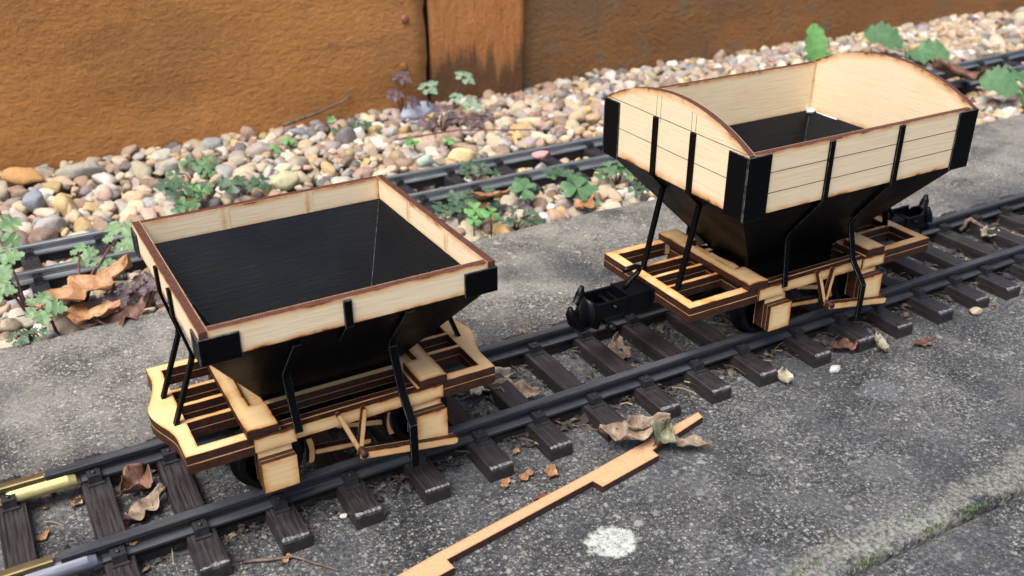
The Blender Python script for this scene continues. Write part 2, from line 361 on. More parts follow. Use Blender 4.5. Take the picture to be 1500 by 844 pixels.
def empty(name, loc, label, cat, group=None):
    o = bpy.data.objects.new(name, None); COL.objects.link(o); o.location = loc; o.empty_display_size = .02
    return tag(o, label, cat, group)
def tag(o, label=None, cat=None, group=None, kind=None):
    for k_, v in (('label', label), ('category', cat), ('group', group), ('kind', kind)):
        if v: o[k_] = v
    return o
def bevel(o, w_, seg=2, mat=-1):
    m = o.modifiers.new('bevel', 'BEVEL'); m.width = w_; m.segments = seg; m.limit_method = 'ANGLE'; m.material = mat; m.angle_limit = math.radians(40); return o

# ------------------------------------------------------------------ ground: concrete paving, soil under the gravel
def slab(name, x0, x1, y0, y1, edge_hi):
    mb = MB(); nx, ny = 260, 40
    ys = np.concatenate([[y0], np.linspace(y0 + .0015, y1 - .002, ny), [y1 - .0008, y1]])
    xs = np.linspace(x0, x1, nx); vs = []; nyy = len(ys)
    for x in xs:
        wob = .0022 * noise.noise((x * 22, 3.1, 0)) + .0012 * noise.noise((x * 90, 1.7, 0))
        for j, y in enumerate(ys):
            z = .0004 * noise.noise((x * 60, y * 60, 5))
            if j in (0, nyy - 1): z -= .003 + .001 * noise.noise((x * 130, y, 2))
            elif j == nyy - 2: z -= .0010
            if j == 1: z -= .0005
            vs.append((x, y + (wob if j >= nyy - 3 and edge_hi else 0) + (.6 * wob if j <= 1 else 0), z))
    fs = [(i * nyy + j, (i + 1) * nyy + j, (i + 1) * nyy + j + 1, i * nyy + j + 1) for i in range(nx - 1) for j in range(nyy - 1)]
    b = len(vs)
    vs += [(v[0], v[1], -.05) for v in vs[0:b:nyy]] + [(v[0], v[1], -.05) for v in vs[nyy - 1:b:nyy]]
    for i in range(nx - 1):
        fs.append((i * nyy, b + i, b + i + 1, (i + 1) * nyy)); fs.append((i * nyy + nyy - 1, (i + 1) * nyy + nyy - 1, b + nx + i + 1, b + nx + i))
    mb.add(vs, fs, 0, smooth=True)
    return tag(mb.build(name, CONC), kind='structure')
slab('paving_slab', -.9, 1.6, -.1493, .160, True)
slab('paving_slab', -.9, 1.6, -.75, -.1512, False)
mb = MB(); n = 40
vs = [(-1.0 + 2.9 * i / n, -1.0 + 1.7 * j / n, -.030) for i in range(n + 1) for j in range(n + 1)]
mb.add(vs, [(i * (n + 1) + j, (i + 1) * (n + 1) + j, (i + 1) * (n + 1) + j + 1, i * (n + 1) + j + 1) for i in range(n) for j in range(n)])
tag(mb.build('ground', SOIL), kind='structure')
# wide ground to the horizon, just under the bed
mb = MB(); mb.add([(-30, -30, -.055), (30, -30, -.055), (30, 30, -.055), (-30, 30, -.055)], [(0, 1, 2, 3)])
tag(mb.build('terrain', SOIL), kind='structure')

# ------------------------------------------------------------------ fence
fence = empty('fence', (0, .42, -.03), 'orange brown timber fence of rough boards and a post behind the gravel', 'fence')
def board(x0, x1, y, z0, z1, th, mat, rag=None, nx=90, nz=26, name='board', crack=None):
    mb = MB(); vs = []
    for i in range(nx + 1):
        for j in range(nz + 1):
            x = x0 + (x1 - x0) * i / nx; z = z0 + (z1 - z0) * j / nz
            yy = y + .0022 * noise.noise((x * 9, 2.3, z * 26)) + .0006 * noise.noise((x * 40, 7, z * 110))
            if rag and i == nx: x += rag * noise.noise((3, z * 60, 0)) + rag * .6 * noise.noise((9, z * 170, 0))
            if i in (0, nx): yy += .0015
            vs.append((x, yy, z))
    m = nz + 1; fs = [(i * m + j, (i + 1) * m + j, (i + 1) * m + j + 1, i * m + j + 1) for i in range(nx) for j in range(nz)]
    b = len(vs); ring = [i * m for i in range(nx + 1)] + [nx * m + j for j in range(1, m)] + [i * m + nz for i in range(nx - 1, -1, -1)] + [j for j in range(nz - 1, 0, -1)]
    vs += [(vs[r][0], y + th, vs[r][2]) for r in ring]; L = len(ring)
    fs += [(ring[i], b + i, b + (i + 1) % L, ring[(i + 1) % L]) for i in range(L)] + [tuple(b + i for i in range(L))]
    nq = nx * nz; mi = [0] * nq
    for i in range(L):
        xa = (vs[ring[i]][0] + vs[ring[(i + 1) % L]][0]) / 2; mi.append(1 if crack and abs(xa - crack) < .004 and abs(vs[ring[i]][0] - vs[ring[(i + 1) % L]][0]) < .004 and z0 < vs[ring[i]][2] < z1 else 0)
    mi.append(0); mb.add(vs, fs, mi, smooth=True); o = mb.build(name, [mat, GAP_SHADE], fence, (0, -.42, .03)); return o
board(-.9, .2172, .4195, -.035, .42, .022, F_ORANGE, .0016, crack=.2172, nz=60)
board(.3005, 2.0, .4345, -.035, .42, .022, F_BROWN)
board(.2222, .3125, .4235, -.035, .46, .05, F_POST, nx=30, nz=50, name='fence_post', crack=.2222)
mb = MB()
board(.2172, .2236, .447, -.035, .44, .01, GAP_SHADE, nx=4, name='shadow_strip')  # strip added behind the gap, coloured as its shade
for x, z in ((.1993, .0736), (.1961, .0362)):
    mb = MB(); mb.tube([(x, .417, z), (x, .4172, z), (x, .424, z)], [.0012, .0032, .0034], 10)
    mb.build('nail', NAIL if z > .05 else F_ORANGE, fence, (0, -.42, .03))

# ------------------------------------------------------------------ tracks
G = .045; HW, FW, HR, ZS, ZR = .0041, .0076, .0066, .0067, .0133
YE = .0470; YF = .0405; WS = .0104
def rail_mesh(x0, x1, y, z0, mat, name, parent, hw=HW, fw=FW, hr=HR, curve=None, seg=1):
    prof = [(-fw / 2, 0), (fw / 2, 0), (fw / 2, .0009), (.0013, .0014), (.0009, .0018), (.0009, hr - .0026), (hw / 2 - .0001, hr - .0020), (hw / 2, hr - .0018), (hw / 2, hr - .0004), (hw / 2 - .0004, hr),
            (-hw / 2 + .0004, hr), (-hw / 2, hr - .0004), (-hw / 2, hr - .0018), (-hw / 2 + .0001, hr - .0020), (-.0009, hr - .0026), (-.0009, .0018), (-.0013, .0014), (-fw / 2, .0009)]
    mb = MB(); n = len(prof); vs = []
    for i in range(seg + 1):
        x = x0 + (x1 - x0) * i / seg; c = curve(x) if curve else 0
        vs += [(x, y + c + a, z0 + b) for a, b in prof]
    fs = [(i * n + j, i * n + (j + 1) % n, (i + 1) * n + (j + 1) % n, (i + 1) * n + j) for i in range(seg) for j in range(n)]
    fs = [f[::-1] for f in fs] + [tuple(range(n)), tuple(range(seg * n, seg * n + n))[::-1]]
    mb.add(vs, fs); return mb.build(name, mat, parent)
def sleeper_mesh(L0, L1, wid, h, grain, seed, mats):
    """plastic sleeper with carved grain, ragged worn end edges; local x 0..wid, y L0..L1, z 0..h"""
    r = random.Random(seed); mb = MB(); nx = 15; cols = [wid * i / (nx - 1) for i in range(nx)]
    cham = .0004
    ys = [L0, L0 + .0004, L0 + .0016] + list(np.linspace(L0 + .004, L1 - .004, 34)) + [L1 - .0016, L1 - .0004, L1]
    rag = [r.uniform(0, .0022) for _ in cols]; rag2 = [r.uniform(0, .0022) for _ in cols]
    for q in (rag, rag2):
        for i in range(1, nx): q[i] = q[i] * .6 + q[i - 1] * .4
    vs = []
    for j, y in enumerate(ys):
        for i, x in enumerate(cols):
            g_ = noise.noise((x * 900 + seed * 9 + .25 * noise.noise((y * 60, seed, 0)) * 3, y * 28, seed)); z = h - (abs(g_) ** .7) * grain * (1 if 0 < i < nx - 1 else 0)
            if i in (0, nx - 1): z -= cham
            yy = y
            if j == 2: yy = L0 + .0005 + rag[i] * .8; z -= .00015
            if j == 1: yy = L0 + .0001 + rag[i] * .35; z = h - .0005 - rag[i] * .45
            if j == 0: z = h - .0013 - rag[i] * .5
            J = len(ys) - 1 - j
            if J == 2: yy = L1 - .0008 - rag2[i]
            if J == 1: yy = L1 - .0004 - rag2[i] * .5; z = h - .0007 - rag2[i] * .5
            if J == 0: z = h - .0017 - rag2[i] * .4
            xx = x + (.0003 if i == 0 else -.0003 if i == nx - 1 else 0)
            vs.append((xx, yy, z))
    ny = len(ys); fs = []; mi = []
    for j in range(ny - 1):
        for i in range(nx - 1):
            fs.append((j * nx + i, j * nx + i + 1, (j + 1) * nx + i + 1, (j + 1) * nx + i)); mi.append(1 if j in (0, 1, ny - 3, ny - 2) and (j in (1, ny - 3)) else 0)
    ring = [i for i in range(nx)] + [j * nx + nx - 1 for j in range(1, ny)] + [(ny - 1) * nx + i for i in range(nx - 2, -1, -1)] + [j * nx for j in range(ny - 2, 0, -1)]
    b = len(vs); L = len(ring); b2 = b + L
    def low(p, z, e): return (p[0] + (-e if p[0] < wid * .2 else e if p[0] > wid * .8 else 0), p[1], z)
    vs += [low(vs[q], h - .0020, .0002) for q in ring] + [low(vs[q], 0, .0003) for q in ring]
    fs += [(ring[(i + 1) % L], ring[i], b + i, b + (i + 1) % L) for i in range(L)] + [(b + (i + 1) % L, b + i, b2 + i, b2 + (i + 1) % L) for i in range(L)]; mi += [0] * (2 * L)
    mb.add(vs, fs, mi); return mb
def chair_mesh():
    mb = MB(); mb.box(-.0024, .0024, -.0030, .0024, -.0003, .0037); mb.box(-.0029, .0029, -.0042, -.0030, -.0003, .0005); mb.tube([(0, -.0008, .0037), (0, -.0008, .0044), (0, -.0008, .0046)], [.00075, .00075, .0004], 6, smooth=False)
    mb.tube([(.0014, .0014, .0037), (.0014, .0014, .0041)], .0004, 6, smooth=False)
    return mb
def chairs(par, x, h, base):
    for yr in (-G / 2 - HW / 2, G / 2 + HW / 2):
        for sgn in (1, -1):
            c = base.copy(); COL.objects.link(c); c.parent = par
            c.location = (x, yr - sgn * (FW / 2 - .0003), h); c.rotation_euler = (0, 0, 0 if sgn > 0 else math.pi)
track = empty('railway_track', (0, 0, 0), 'dark plastic model railway track under both wagons on the concrete', 'railway track', 'model railway tracks')
XS = [-.1143, -.0869, -.0587, -.0315, -.0040, .0232, .0504, .0777, .1048, .1326, .1597, .1927, .2213, .2473, .2767, .3043, .3289, .3567, .3845, .4120, .4398, .4676, .4952, .523, .551, .579, .607] + [.6347 + .0278 * i for i in range(30)]
for s in (-1, 1):
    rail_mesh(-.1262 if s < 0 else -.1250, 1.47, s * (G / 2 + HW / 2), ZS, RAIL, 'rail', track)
    mb = MB(); mb.box(-.11, 1.46, s * (G / 2 + HW / 2) - .0018, s * (G / 2 + HW / 2) + .0018, .0008, .0034)
    mb.build('tie_shade_bar', SLEEP_B, track)  # dark bar added under the rail to deepen the shade there
chair0 = chair_mesh().build('rail_chair', SLEEP_B)
first = True
for i, x in enumerate(XS):
    sm = sleeper_mesh(-YE, YF, WS, ZS, .0009 if i < 4 else .0004, i + 3, None)
    so = sm.build('sleeper', [SLEEP, WORN], track, (x, 0, 0)); chairs(so, WS / 2, ZS, chair0)
brass = empty('railway_track', (-.2, 0, 0), 'brass railed track section joining the dark track at the left edge', 'railway track', 'model railway tracks')
rail_mesh(-.42, -.1285, -(G / 2 + HW / 2), ZS, BRASS, 'rail', brass, hw=.0036).location = (.2, 0, 0)
rail_mesh(-.42, -.1254, G / 2 + HW / 2, ZS, BRASS, 'rail', brass, hw=.0036).location = (.2, 0, 0)
for i, x in enumerate((-.1435, -.172, -.1995, -.227, -.2545, -.282)):
    so = sleeper_mesh(-YE, YF, WS, ZS, .0011, i + 60, None).build('sleeper', [SLEEP, WORN], brass, (x + .2, 0, 0)); chairs(so, WS / 2, ZS, chair0)
bpy.data.objects.remove(chair0)
def joiner(y, sgn, x0, x1, mat):
    """folded sheet clasping the foot of the rail"""
    arc = [(-.0012 - .0034 * (1 - (1 - q) ** 1.8), .0030 - .0038 * q ** 1.2) for q in np.linspace(0, 1., 9)]
    inn = [(a_ * .93 + .0000, b_ - .0004) for a_, b_ in arc[::-1]]
    half = arc + inn
    prof = [(-a_, b_) for a_, b_ in arc[::-1]] + arc + [(-.0044, -.0014), (.0044, -.0014)]
    mb = MB(); n = len(prof); st = [(x0, .55), (x0 + .0012, .85), (x0 + .003, 1.), (x1 - .004, 1.), (x1 - .0012, .85), (x1, .5)]
    vs = [(x, y + a * (.8 + .2 * k_), ZS + .0006 + (b + .0010) * (k_ if b > -.0005 else 1)) for x, k_ in st for a, b in prof]
    fs = [(i * n + (j + 1) % n, i * n + j, (i + 1) * n + j, (i + 1) * n + (j + 1) % n) for i in range(len(st) - 1) for j in range(n)]
    mb.add(vs, fs); return mb.build('rail_joiner', mat, brass, (.2, 0, 0))
joiner(G / 2 + HW / 2, 1, -.1400, -.1140, BRASS_B); joiner(-G / 2 - HW / 2, -1, -.1400, -.1145, JOIN)

# background line
CUR = lambda x: (.021 * ((x - .30) / .55) ** 1.5 if x > .30 else 0)
ZB = -.0046
back = empty('railway_track', (0, .26, -.02), 'steel railed model track half sunk in the gravel by the fence', 'railway track', 'model railway tracks')
for y in (.2395, .2785 - .0015 + .0005):
    o = rail_mesh(-.5, 1.35, y, ZB, STEEL, 'rail', back, hw=.003, fw=.0066, hr=.0064, curve=CUR, seg=60); o.location = (0, -.26, .02)
sb = sleeper_mesh(-.037, .037, .0100, .007, .0004, 99, None).build('sleeper', [SLEEP_B, SLEEP_B], back)
cb = chair_mesh().build('rail_chair', SLEEP_B)
x = -.112 - .039 * 4; first = True
while x < 1.2:
    s_ = sb if first else sb.copy()
    if not first: COL.objects.link(s_); s_.parent = back
    s_.location = (x, CUR(x) - .0013, ZB - .007 + .02); s_.rotation_euler = (0, 0, .02 + (CUR(x + .02) - CUR(x)) / .02)
    for yr in (-.0192, .0192):
        for sg in (1, -1):
            c = cb.copy(); COL.objects.link(c); c.parent = s_; c.location = (.005, yr - sg * .0030, .007); c.rotation_euler = (0, 0, 0 if sg > 0 else math.pi)
    first = False; x += .039
bpy.data.objects.remove(cb)
for y in (.2395, .2775):
    mb = MB(); 
    for i in range(30):
        a, b = -.4 + 1.6 * i / 30, -.4 + 1.6 * (i + 1) / 30
        mb.box(a, b - .0001, y + CUR(a) - .0018, y + CUR(a) + .0018, ZB - .006, ZB - .0015)
    mb.build('tie_shade_bar', SLEEP_B, back, (0, -.26, .02))

# ------------------------------------------------------------------ hopper wagons
def coupler(par, x, flip):
    root = bpy.data.objects.new('coupler', None); COL.objects.link(root); root.parent = par
    root.location = (x, 0, 0); root.rotation_euler = (0, 0, math.pi if flip else 0); root.empty_display_size = .01
    mb = MB(); mb.box(-.0012, 0, -.0082, .0082, .0302, .0404); mb.box(-.0128, -.0012, -.0069, .0069, .0306, .0397)
    mb.box(-.0134, -.0128, -.0075, .0075, .0300, .0400)
    bevel(mb.build('draft_box', IRON, root), .0003)
    mb = MB()
    for sg in (-1, 1): mb.box(-.0300, -.0132, sg * .0062 - .0007, sg * .0062 + .0007, .0318, .0390)
    mb.box(-.0172, -.0160, -.0055, .0055, .0330, .0372); mb.tube([(-.0205, -.0085, .0362), (-.0205, .0085, .0362)], .0011, 10)
    mb.box(-.0300, -.0170, -.0055, .0055, .0318, .0328)
    mb.build('draw_arm', IRON, root)
    # curved bell shield at the front
    mb = MB(); nu, nv = 14, 8; vs = []
    for t in (0, .0010):
        for i in range(nu + 1):
            a = math.radians(-100 + 200 * i / nu)
            for j in range(nv + 1):
                z = .0262 + .0122 * j / nv; R = (.0084 - t) * (1 - .42 * ((j / nv - .40) * 1.6) ** 2)
                vs.append((-.0285 - R * .62 * math.cos(a) + .0, R * .78 * math.sin(a), z + .0018 * math.cos(a)))
    m = nv + 1; o_ = (nu + 1) * m
    fs = [(i * m + j, i * m + j + 1, (i + 1) * m + j + 1, (i + 1) * m + j) for i in range(nu) for j in range(nv)]
    fs += [tuple(o_ + q for q in f[::-1]) for f in fs]
    ring = [i * m for i in range(nu + 1)] + [nu * m + j for j in range(1, m)] + [i * m + nv for i in range(nu - 1, -1, -1)] + [j for j in range(nv - 1, 0, -1)]
    L = len(ring); fs += [(ring[i], ring[(i + 1) % L], o_ + ring[(i + 1) % L], o_ + ring[i]) for i in range(L)]
    mb.add(vs, fs, smooth=True); mb.build('shield', IRON, root)
    # two upswept horns
    for pts in (((-.0335, -.0035, .0285), (-.0375, -.0050, .0300), (-.0418, -.0062, .0345), (-.0438, -.0068, .0390), (-.0440, -.0070, .0420)),
                ((-.0310, .0030, .0290), (-.0318, .0052, .0315), (-.0310, .0064, .0350), (-.0298, .0068, .0390), (-.0292, .0066, .0425))):
        mb = MB(); mb.tube(pts, [.0022, .0028, .0026, .0021, .0010], 10); mb.build('horn', IRON, root)
    mb = MB(); c = [(-.0108, 0, .0396), (-.0095, 0, .0415), (-.0068, 0, .0440), (-.0040, 0, .0460), (-.0030, 0, .0475), (-.0036, 0, .0487), (-.0055, 0, .0492), (-.0090, 0, .0490), (-.0120, 0, .0488)]
    mb.tube(c, [.0010, .0011, .0012, .0012, .0012, .0012, .0013, .0013, .0012], 10); mb.build('hook', IRON, root)
    mb = MB(); mb.tube([(-.0226, -.0100, .0270), (-.0226, -.0060, .0270)], .0020, 14); mb.tube([(-.0226, -.0060, .0270), (-.0226, .0060, .0270)], .0008, 8); mb.tube([(-.0226, -.0108, .0270), (-.0226, -.0100, .0270)], .0012, 12)
    mb.build('spring_pin', IRON, root)

def wagon(name, label, cx, cfg):
    W = empty(name, (cx, 0, ZR), label, 'wagon', 'wooden model hopper wagons on the track'); L0 = (0, 0, -ZR)
    P, RO, RI, SO, ux = cfg['P'], cfg['RO'], cfg['RI'], cfg['SO'], cfg['ux']
    ply = cfg['ply']
    # --- end platforms: two stacked layers, four windows each
    for sg in (-1, 1):
        a, b = P, RI - .001
        end = [(-a, y) for y in (.032, -.032)]
        if cfg['bulge']:
            end = [(-a - .0052 * math.cos(math.pi / 2 * y / .0215) ** 2 if abs(y) < .0215 else -a, y) for y in np.linspace(.032, -.032, 45)]
        out = end + [(-b, -.032), (-b, .032)]
        xi, xe = -a + .0050, -RO + .0022
        holes = [rect(xi, xe, y0, y1) for y0, y1 in ((-.0277, -.0121), (-.0100, -.0010), (.0010, .0100), (.0121, .0277))]
        fn = (lambda u, v, w_: (u, v, w_)) if sg < 0 else (lambda u, v, w_: (-u, -v, w_))
        mb = MB(); plate(mb, out, holes, .0380, .0415, fn, .00095, core=cfg['core']); plate(mb, [(u * 1.0005, v * 1.004) for u, v in out], holes, .0345, .03796, fn, .0009, line=False)
        mb.build('end_platform', [ply, EDGE], W, L0)
        mb = MB(); r = RO; n_ = RO - .0052
        plate(mb, [(-r, -.0325), (-RI, -.0325), (-RI, -.0172), (-n_, -.0172), (-n_, .0172), (-RI, .0172), (-RI, .0325), (-r, .0325)], [], .0416, .0447, fn, .0022, core=cfg['core'] * .4, line=False)
        mb.build('headstock', [ply, EDGE], W, L0)
        if cfg['bulge'] is False:
            mb = MB(); plate(mb, [(-n_ + .0004, -.0160), (-RI - .0012, -.0150), (-RI - .0004, -.0100), (-RI - .0014, -.006), (-RI - .0022, -.001), (-RI - .0018, .0035), (-n_ + .0004, .0040)], [], .0412, .0440, fn, .0014)
            mb.build('packing_strip', [ply, EDGE], W, L0)
    # --- solebars, axle boxes
    for sg in (-1, 1):
        fn = (lambda u, v, w_: (u, -w_, v)) if sg < 0 else (lambda u, v, w_: (-u, w_, v))
        mb = MB(); plate(mb, rect(-SO + ux, SO + ux, .0360, .0409), [], .0290, .0322, fn, .0019, core=.1); plate(mb, rect(-SO + ux, SO + ux, .0358, .0412), [], .0262, .02895, fn, .0009)
        for e in (-1, 1):
            c0 = ux + e * SO; c1 = c0 - e * .0146
            plate(mb, rect(min(c0, c1), max(c0, c1), .0358, .0411), [], .0323, .0332, fn, .0018, core=.1)
        mb.build('solebar', [ply, EDGE], W, L0)
        for e in (-1, 1):
            c = ux * sg * -1 + e * cfg['AX']
            mb = MB()
            plate(mb, rect(c - .0060, c + .0060, .0206, .0357), [], .0270, .0325, fn, .0022, core=.1)
            plate(mb, rect(c - .0062, c + .0062, .0210, .0330), [], .03255, .0348, fn, .0011); plate(mb, rect(c - .0062, c + .0062, .0208, .0331), [], .03485, .0370, fn, .0032)
            mb.build('axle_box', [ply, EDGE], W, L0)
    # --- inner longitudinal beams seen through the openings
    for y in (-.012, .012):
        mb = MB(); plate(mb, rect(-RI, RI, y - .0014, y + .0014), [], .0350, .0379, XY, .0008); plate(mb, rect(-RI, RI, y - .0014, y + .0014), [], .03795, .0408, XY, .0008); mb.build('longitudinal', [ply, EDGE], W, L0)
    # --- wheels
    for e in (-1, 1):
        xa = ux + e * cfg['AX']; za = ZR + .0118
        mb = MB(); mb.tube([(xa, -.030, za), (xa, .030, za)], .0015, 10); mb.build('axle', IRON, W, L0)
        for sg in (-1, 1):
            mb = MB(); y = sg * .0205
            mb.tube([(xa, y + sg * q, za) for q in (-.0010, -.0008, .0005, .0012, .0050, .0052, .0052, .0040, .0040)], [.012, .0136, .0136, .0119, .0116, .0112, .0092, .0088, .003], 40, smooth=False)
            mb.build('wheel', IRON, W, L0)
    # --- brake gear on the near side
    px, pz = ux + cfg['PIV'], .0257
    def bar(n_, p, q, wd, y0, y1):
        p, q = Vector(p), Vector(q); t = (q - p).normalized(); s_ = Vector((-t.y, t.x)) * wd / 2
        cap = lambda c, t_: [tuple(c + s_ * math.cos(a) * 1 + t_ * wd / 2 * math.sin(a)) for a in (math.pi * .75, math.pi / 2, math.pi * .25)]
        pl = [tuple(p + s_)] + cap(p, -t)[::-1][::-1] + [tuple(p - s_), tuple(q - s_)] + [tuple(q - s_ * math.cos(a) + t * wd / 2 * math.sin(a)) for a in (math.pi * .25, math.pi / 2, math.pi * .75)] + [tuple(q + s_)]
        pl = [tuple(p + s_), tuple(p + s_ * .6 - t * wd * .42), tuple(p - s_ * .6 - t * wd * .42), tuple(p - s_), tuple(q - s_), tuple(q - s_ * .6 + t * wd * .42), tuple(q + s_ * .6 + t * wd * .42), tuple(q + s_)]
        mb = MB(); plate(mb, pl, [], y0, y1, XZ, min(.0006, wd * .3), core=.45); return mb.build(n_, [ply, EDGE], W, L0)
    bar('v_hanger', (px - .0058, .0420), (px + .0002, pz + .0006), .0017, .0334, .0356); bar('v_hanger', (px + .0036, .0416), (px + .0012, pz + .0006), .0017, .0334, .0356)
    bar('brake_lever', (px + .0005, pz - .0004), (px + .0370, .0190), .0029, .0362, .0392)
    bar('brake_rod', (px - .0115, .0215), (px + .0085, .0190), .0022, .0205, .0235); bar('brake_rod', (px - .0015, .0272), (px + .0155, .0232), .0022, .0175, .0200)
    for x, z0, z1, d_ in ((px - .0135, .0175, .0282, 1), (px + .0172, .0190, .0292, -1)):
        pl = [(x + d_ * (.0014 * math.cos(q) - .0014) + dx, z0 + (z1 - z0) * i / 6) for dx in (0,) for i, q in enumerate(np.linspace(-1.1, 1.1, 7))]
        pl = [(a_ - .0011, b_) for a_, b_ in pl] + [(a_ + .0011, b_) for a_, b_ in pl[::-1]]
        mb = MB(); plate(mb, pl, [], .0195, .0235, XZ, .0004, core=.5); mb.build('brake_shoe', [ply, EDGE], W, L0)
    mb = MB(); mb.tube([(px + .0010, -.0398, pz), (px + .0010, -.0325, pz)], .0014, 10); mb.build('pivot_pin', EDGE, W, L0)
    # --- body (may sit a touch askew)
    B = bpy.data.objects.new('hopper_body', None); COL.objects.link(B); B.parent = W; B.location = (0, cfg['by0'], -ZR); B.rotation_euler = (0, 0, cfg['yaw']); B.empty_display_size = .02
    bx, by, zt, zb, hx, hy = cfg['bx'], cfg['by'], cfg['zt'], cfg['zb'], cfg['hx'], cfg['hy']; T = .0030; bp = cfg['bply']
    d = cfg['d']
    for sg in (-1, 1):
        fn = (lambda u, v, w_: (u, -w_, v)) if sg < 0 else (lambda u, v, w_: (-u, w_, v))
        q = T if not cfg['bulge'] else T
        mb = MB(); plate(mb, rect(-bx + q, bx - q, zb, zt), [], by - T, by, fn, d)
        for z in cfg['planks']: mb.box(-bx + q, bx - q, *((-by - .00006, -by + .0002) if sg < 0 else (by - .0002, by + .00006)), z - .00013, z + .00013, 1)
        if not cfg['planks']:
            for xx in (-.0175, .0165):   # joints of the liner inside the band
                f_ = sg * -1; y_ = (by - T) * sg
                vs = [(xx - .0018, zb), (xx, zb), (xx + .0002, zb), (xx + .0022, zb)]
                mb.add([(x_, y_ - sg * .00015, z_) for z_ in (zb, zt - .0002) for x_, _ in vs], [(0, 1, 5, 4), (1, 2, 6, 5), (2, 3, 7, 6)] if sg > 0 else [(4, 5, 1, 0), (5, 6, 2, 1), (6, 7, 3, 2)], 0, sc=[0, .75, .75, 0] * 2, uv=[(x_, z_) for z_ in (zb, zt) for x_, _ in vs])
        mb.build('side_panel', [bp, RIM], B)
        fn = (lambda u, v, w_: (-w_, -u, v)) if sg < 0 else (lambda u, v, w_: (w_, u, v))
        if cfg['peak']:
            h_ = cfg['peak'] - zt; R = (by * by + h_ * h_) / (2 * h_); a0 = math.asin(by / R)
            arc = [(R * math.sin(a), zt - R + h_ + R * math.cos(a)) for a in np.linspace(a0, -a0, 37)]
            out = [(-by, zb), (by, zb)] + arc
        else: out = rect(-by, by, zb, zt)
        mb = MB(); plate(mb, out, [], bx - T, bx, fn, d * (1.5 if cfg['peak'] else 1))
        xs_ = (-bx - .00006, -bx + .0002) if sg < 0 else (bx - .0002, bx + .00006)
        for z in ([zb + (zt - zb) * .52, zt + .0003] if cfg['peak'] else []): mb.box(*xs_, -by + .001, by - .001, z - .00012, z + .00012, 1)
        for y, h2 in cfg['vlines']: mb.box(*xs_, y - .00010, y + .00010, zt - .002, h2, 1)
        if not cfg['planks']:
            for yy in (-.0165, .0165):
                x_ = (bx - T) * sg; vs = [yy - .0018, yy, yy + .0002, yy + .0022]
                mb.add([(x_ - sg * .00015, y_, z_) for z_ in (zb, zt - .0002) for y_ in vs], [(4, 5, 1, 0), (5, 6, 2, 1), (6, 7, 3, 2)] if sg > 0 else [(0, 1, 5, 4), (1, 2, 6, 5), (2, 3, 7, 6)], 0, sc=[0, .75, .75, 0] * 2, uv=[(y_, z_) for z_ in (zb, zt) for y_ in vs])
        mb.build('end_panel', [bp, RIM], B)
    # hopper shell: outer and inner skins, open top
    zh, zc = .042, .030; e = .0006
    o1 = [(-bx + e, -by + e, zb), (bx - e, -by + e, zb), (bx - e, by - e, zb), (-bx + e, by - e, zb)]
    o2 = [(-hx, -hy, zh), (hx, -hy, zh), (hx, hy, zh), (-hx, hy, zh)]; o3 = [(x_, y_, zc) for x_, y_, _ in o2]
    i1 = [(math.copysign(bx - T - .0001, x_), math.copysign(by - T - .0001, y_), zb) for x_, y_, _ in o1]; i1b = [(x_, y_, zb + .0012) for x_, y_, _ in i1]
    i1b = [(math.copysign(bx - T - .0003, x_), math.copysign(by - T - .0003, y_), zb + .0010) for x_, y_, _ in o1]
    i2 = [(math.copysign(hx - .0012, x_), math.copysign(hy - .0012, y_), zh) for x_, y_, _ in o2]
    mb = MB(); vs = o1 + o2 + o3 + i1b + i2
    q4 = lambda a, b, flip=False: [((a + i, b + i, b + (i + 1) % 4, a + (i + 1) % 4) if not flip else (a + (i + 1) % 4, b + (i + 1) % 4, b + i, a + i)) for i in range(4)]
    fs = q4(0, 4) + q4(4, 8) + [(8, 11, 10, 9)] + q4(12, 0) + q4(12, 16, True) + [(16, 17, 18, 19)]
    mb.add(vs, fs, [0] * 13 + [1] * 0 + [1] * 5 if False else [0] * 4 + [0] * 4 + [0] + [0] * 4 + [1] * 4 + [1])
    hop = mb.build('hopper', [BLACK, BLACK_IN], B)
    # seams: thin beads along the inner corner ridges
    for k_ in range(4):
        mb = MB(); mb.tube([i1b[k_], i2[k_]], .00013, 6); mb.build('seam_bead', RUB, hop)
    # corner plates
    cl, ce, zp0, zp1 = cfg['cl'], cfg['ce'], zb - .0015, cfg['zp']; t = .0007; g_ = .00005
    for sx in (-1, 1):
        for sy in (-1, 1):
            mb = MB(); X, Y = sx * (bx + g_), sy * (by + g_)
            mb.box(*sorted((X - sx * cl, X + sx * t)), *sorted((Y, Y + sy * t)), zp0, zp1)
            mb.box(*sorted((X, X + sx * t)), *sorted((Y - sy * ce, Y)), zp0, zp1)
            bevel(mb.build('corner_plate', [BLACK, RUB], B), .00022, 1, 1)
    # slopes for straps
    ysl = lambda z: by - (zb - z) * (by - hy) / (zb - zh); xsl = lambda z: bx - (zb - z) * (bx - hx) / (zb - zh)
    o = .0006
    ax = (1, 0, 0)
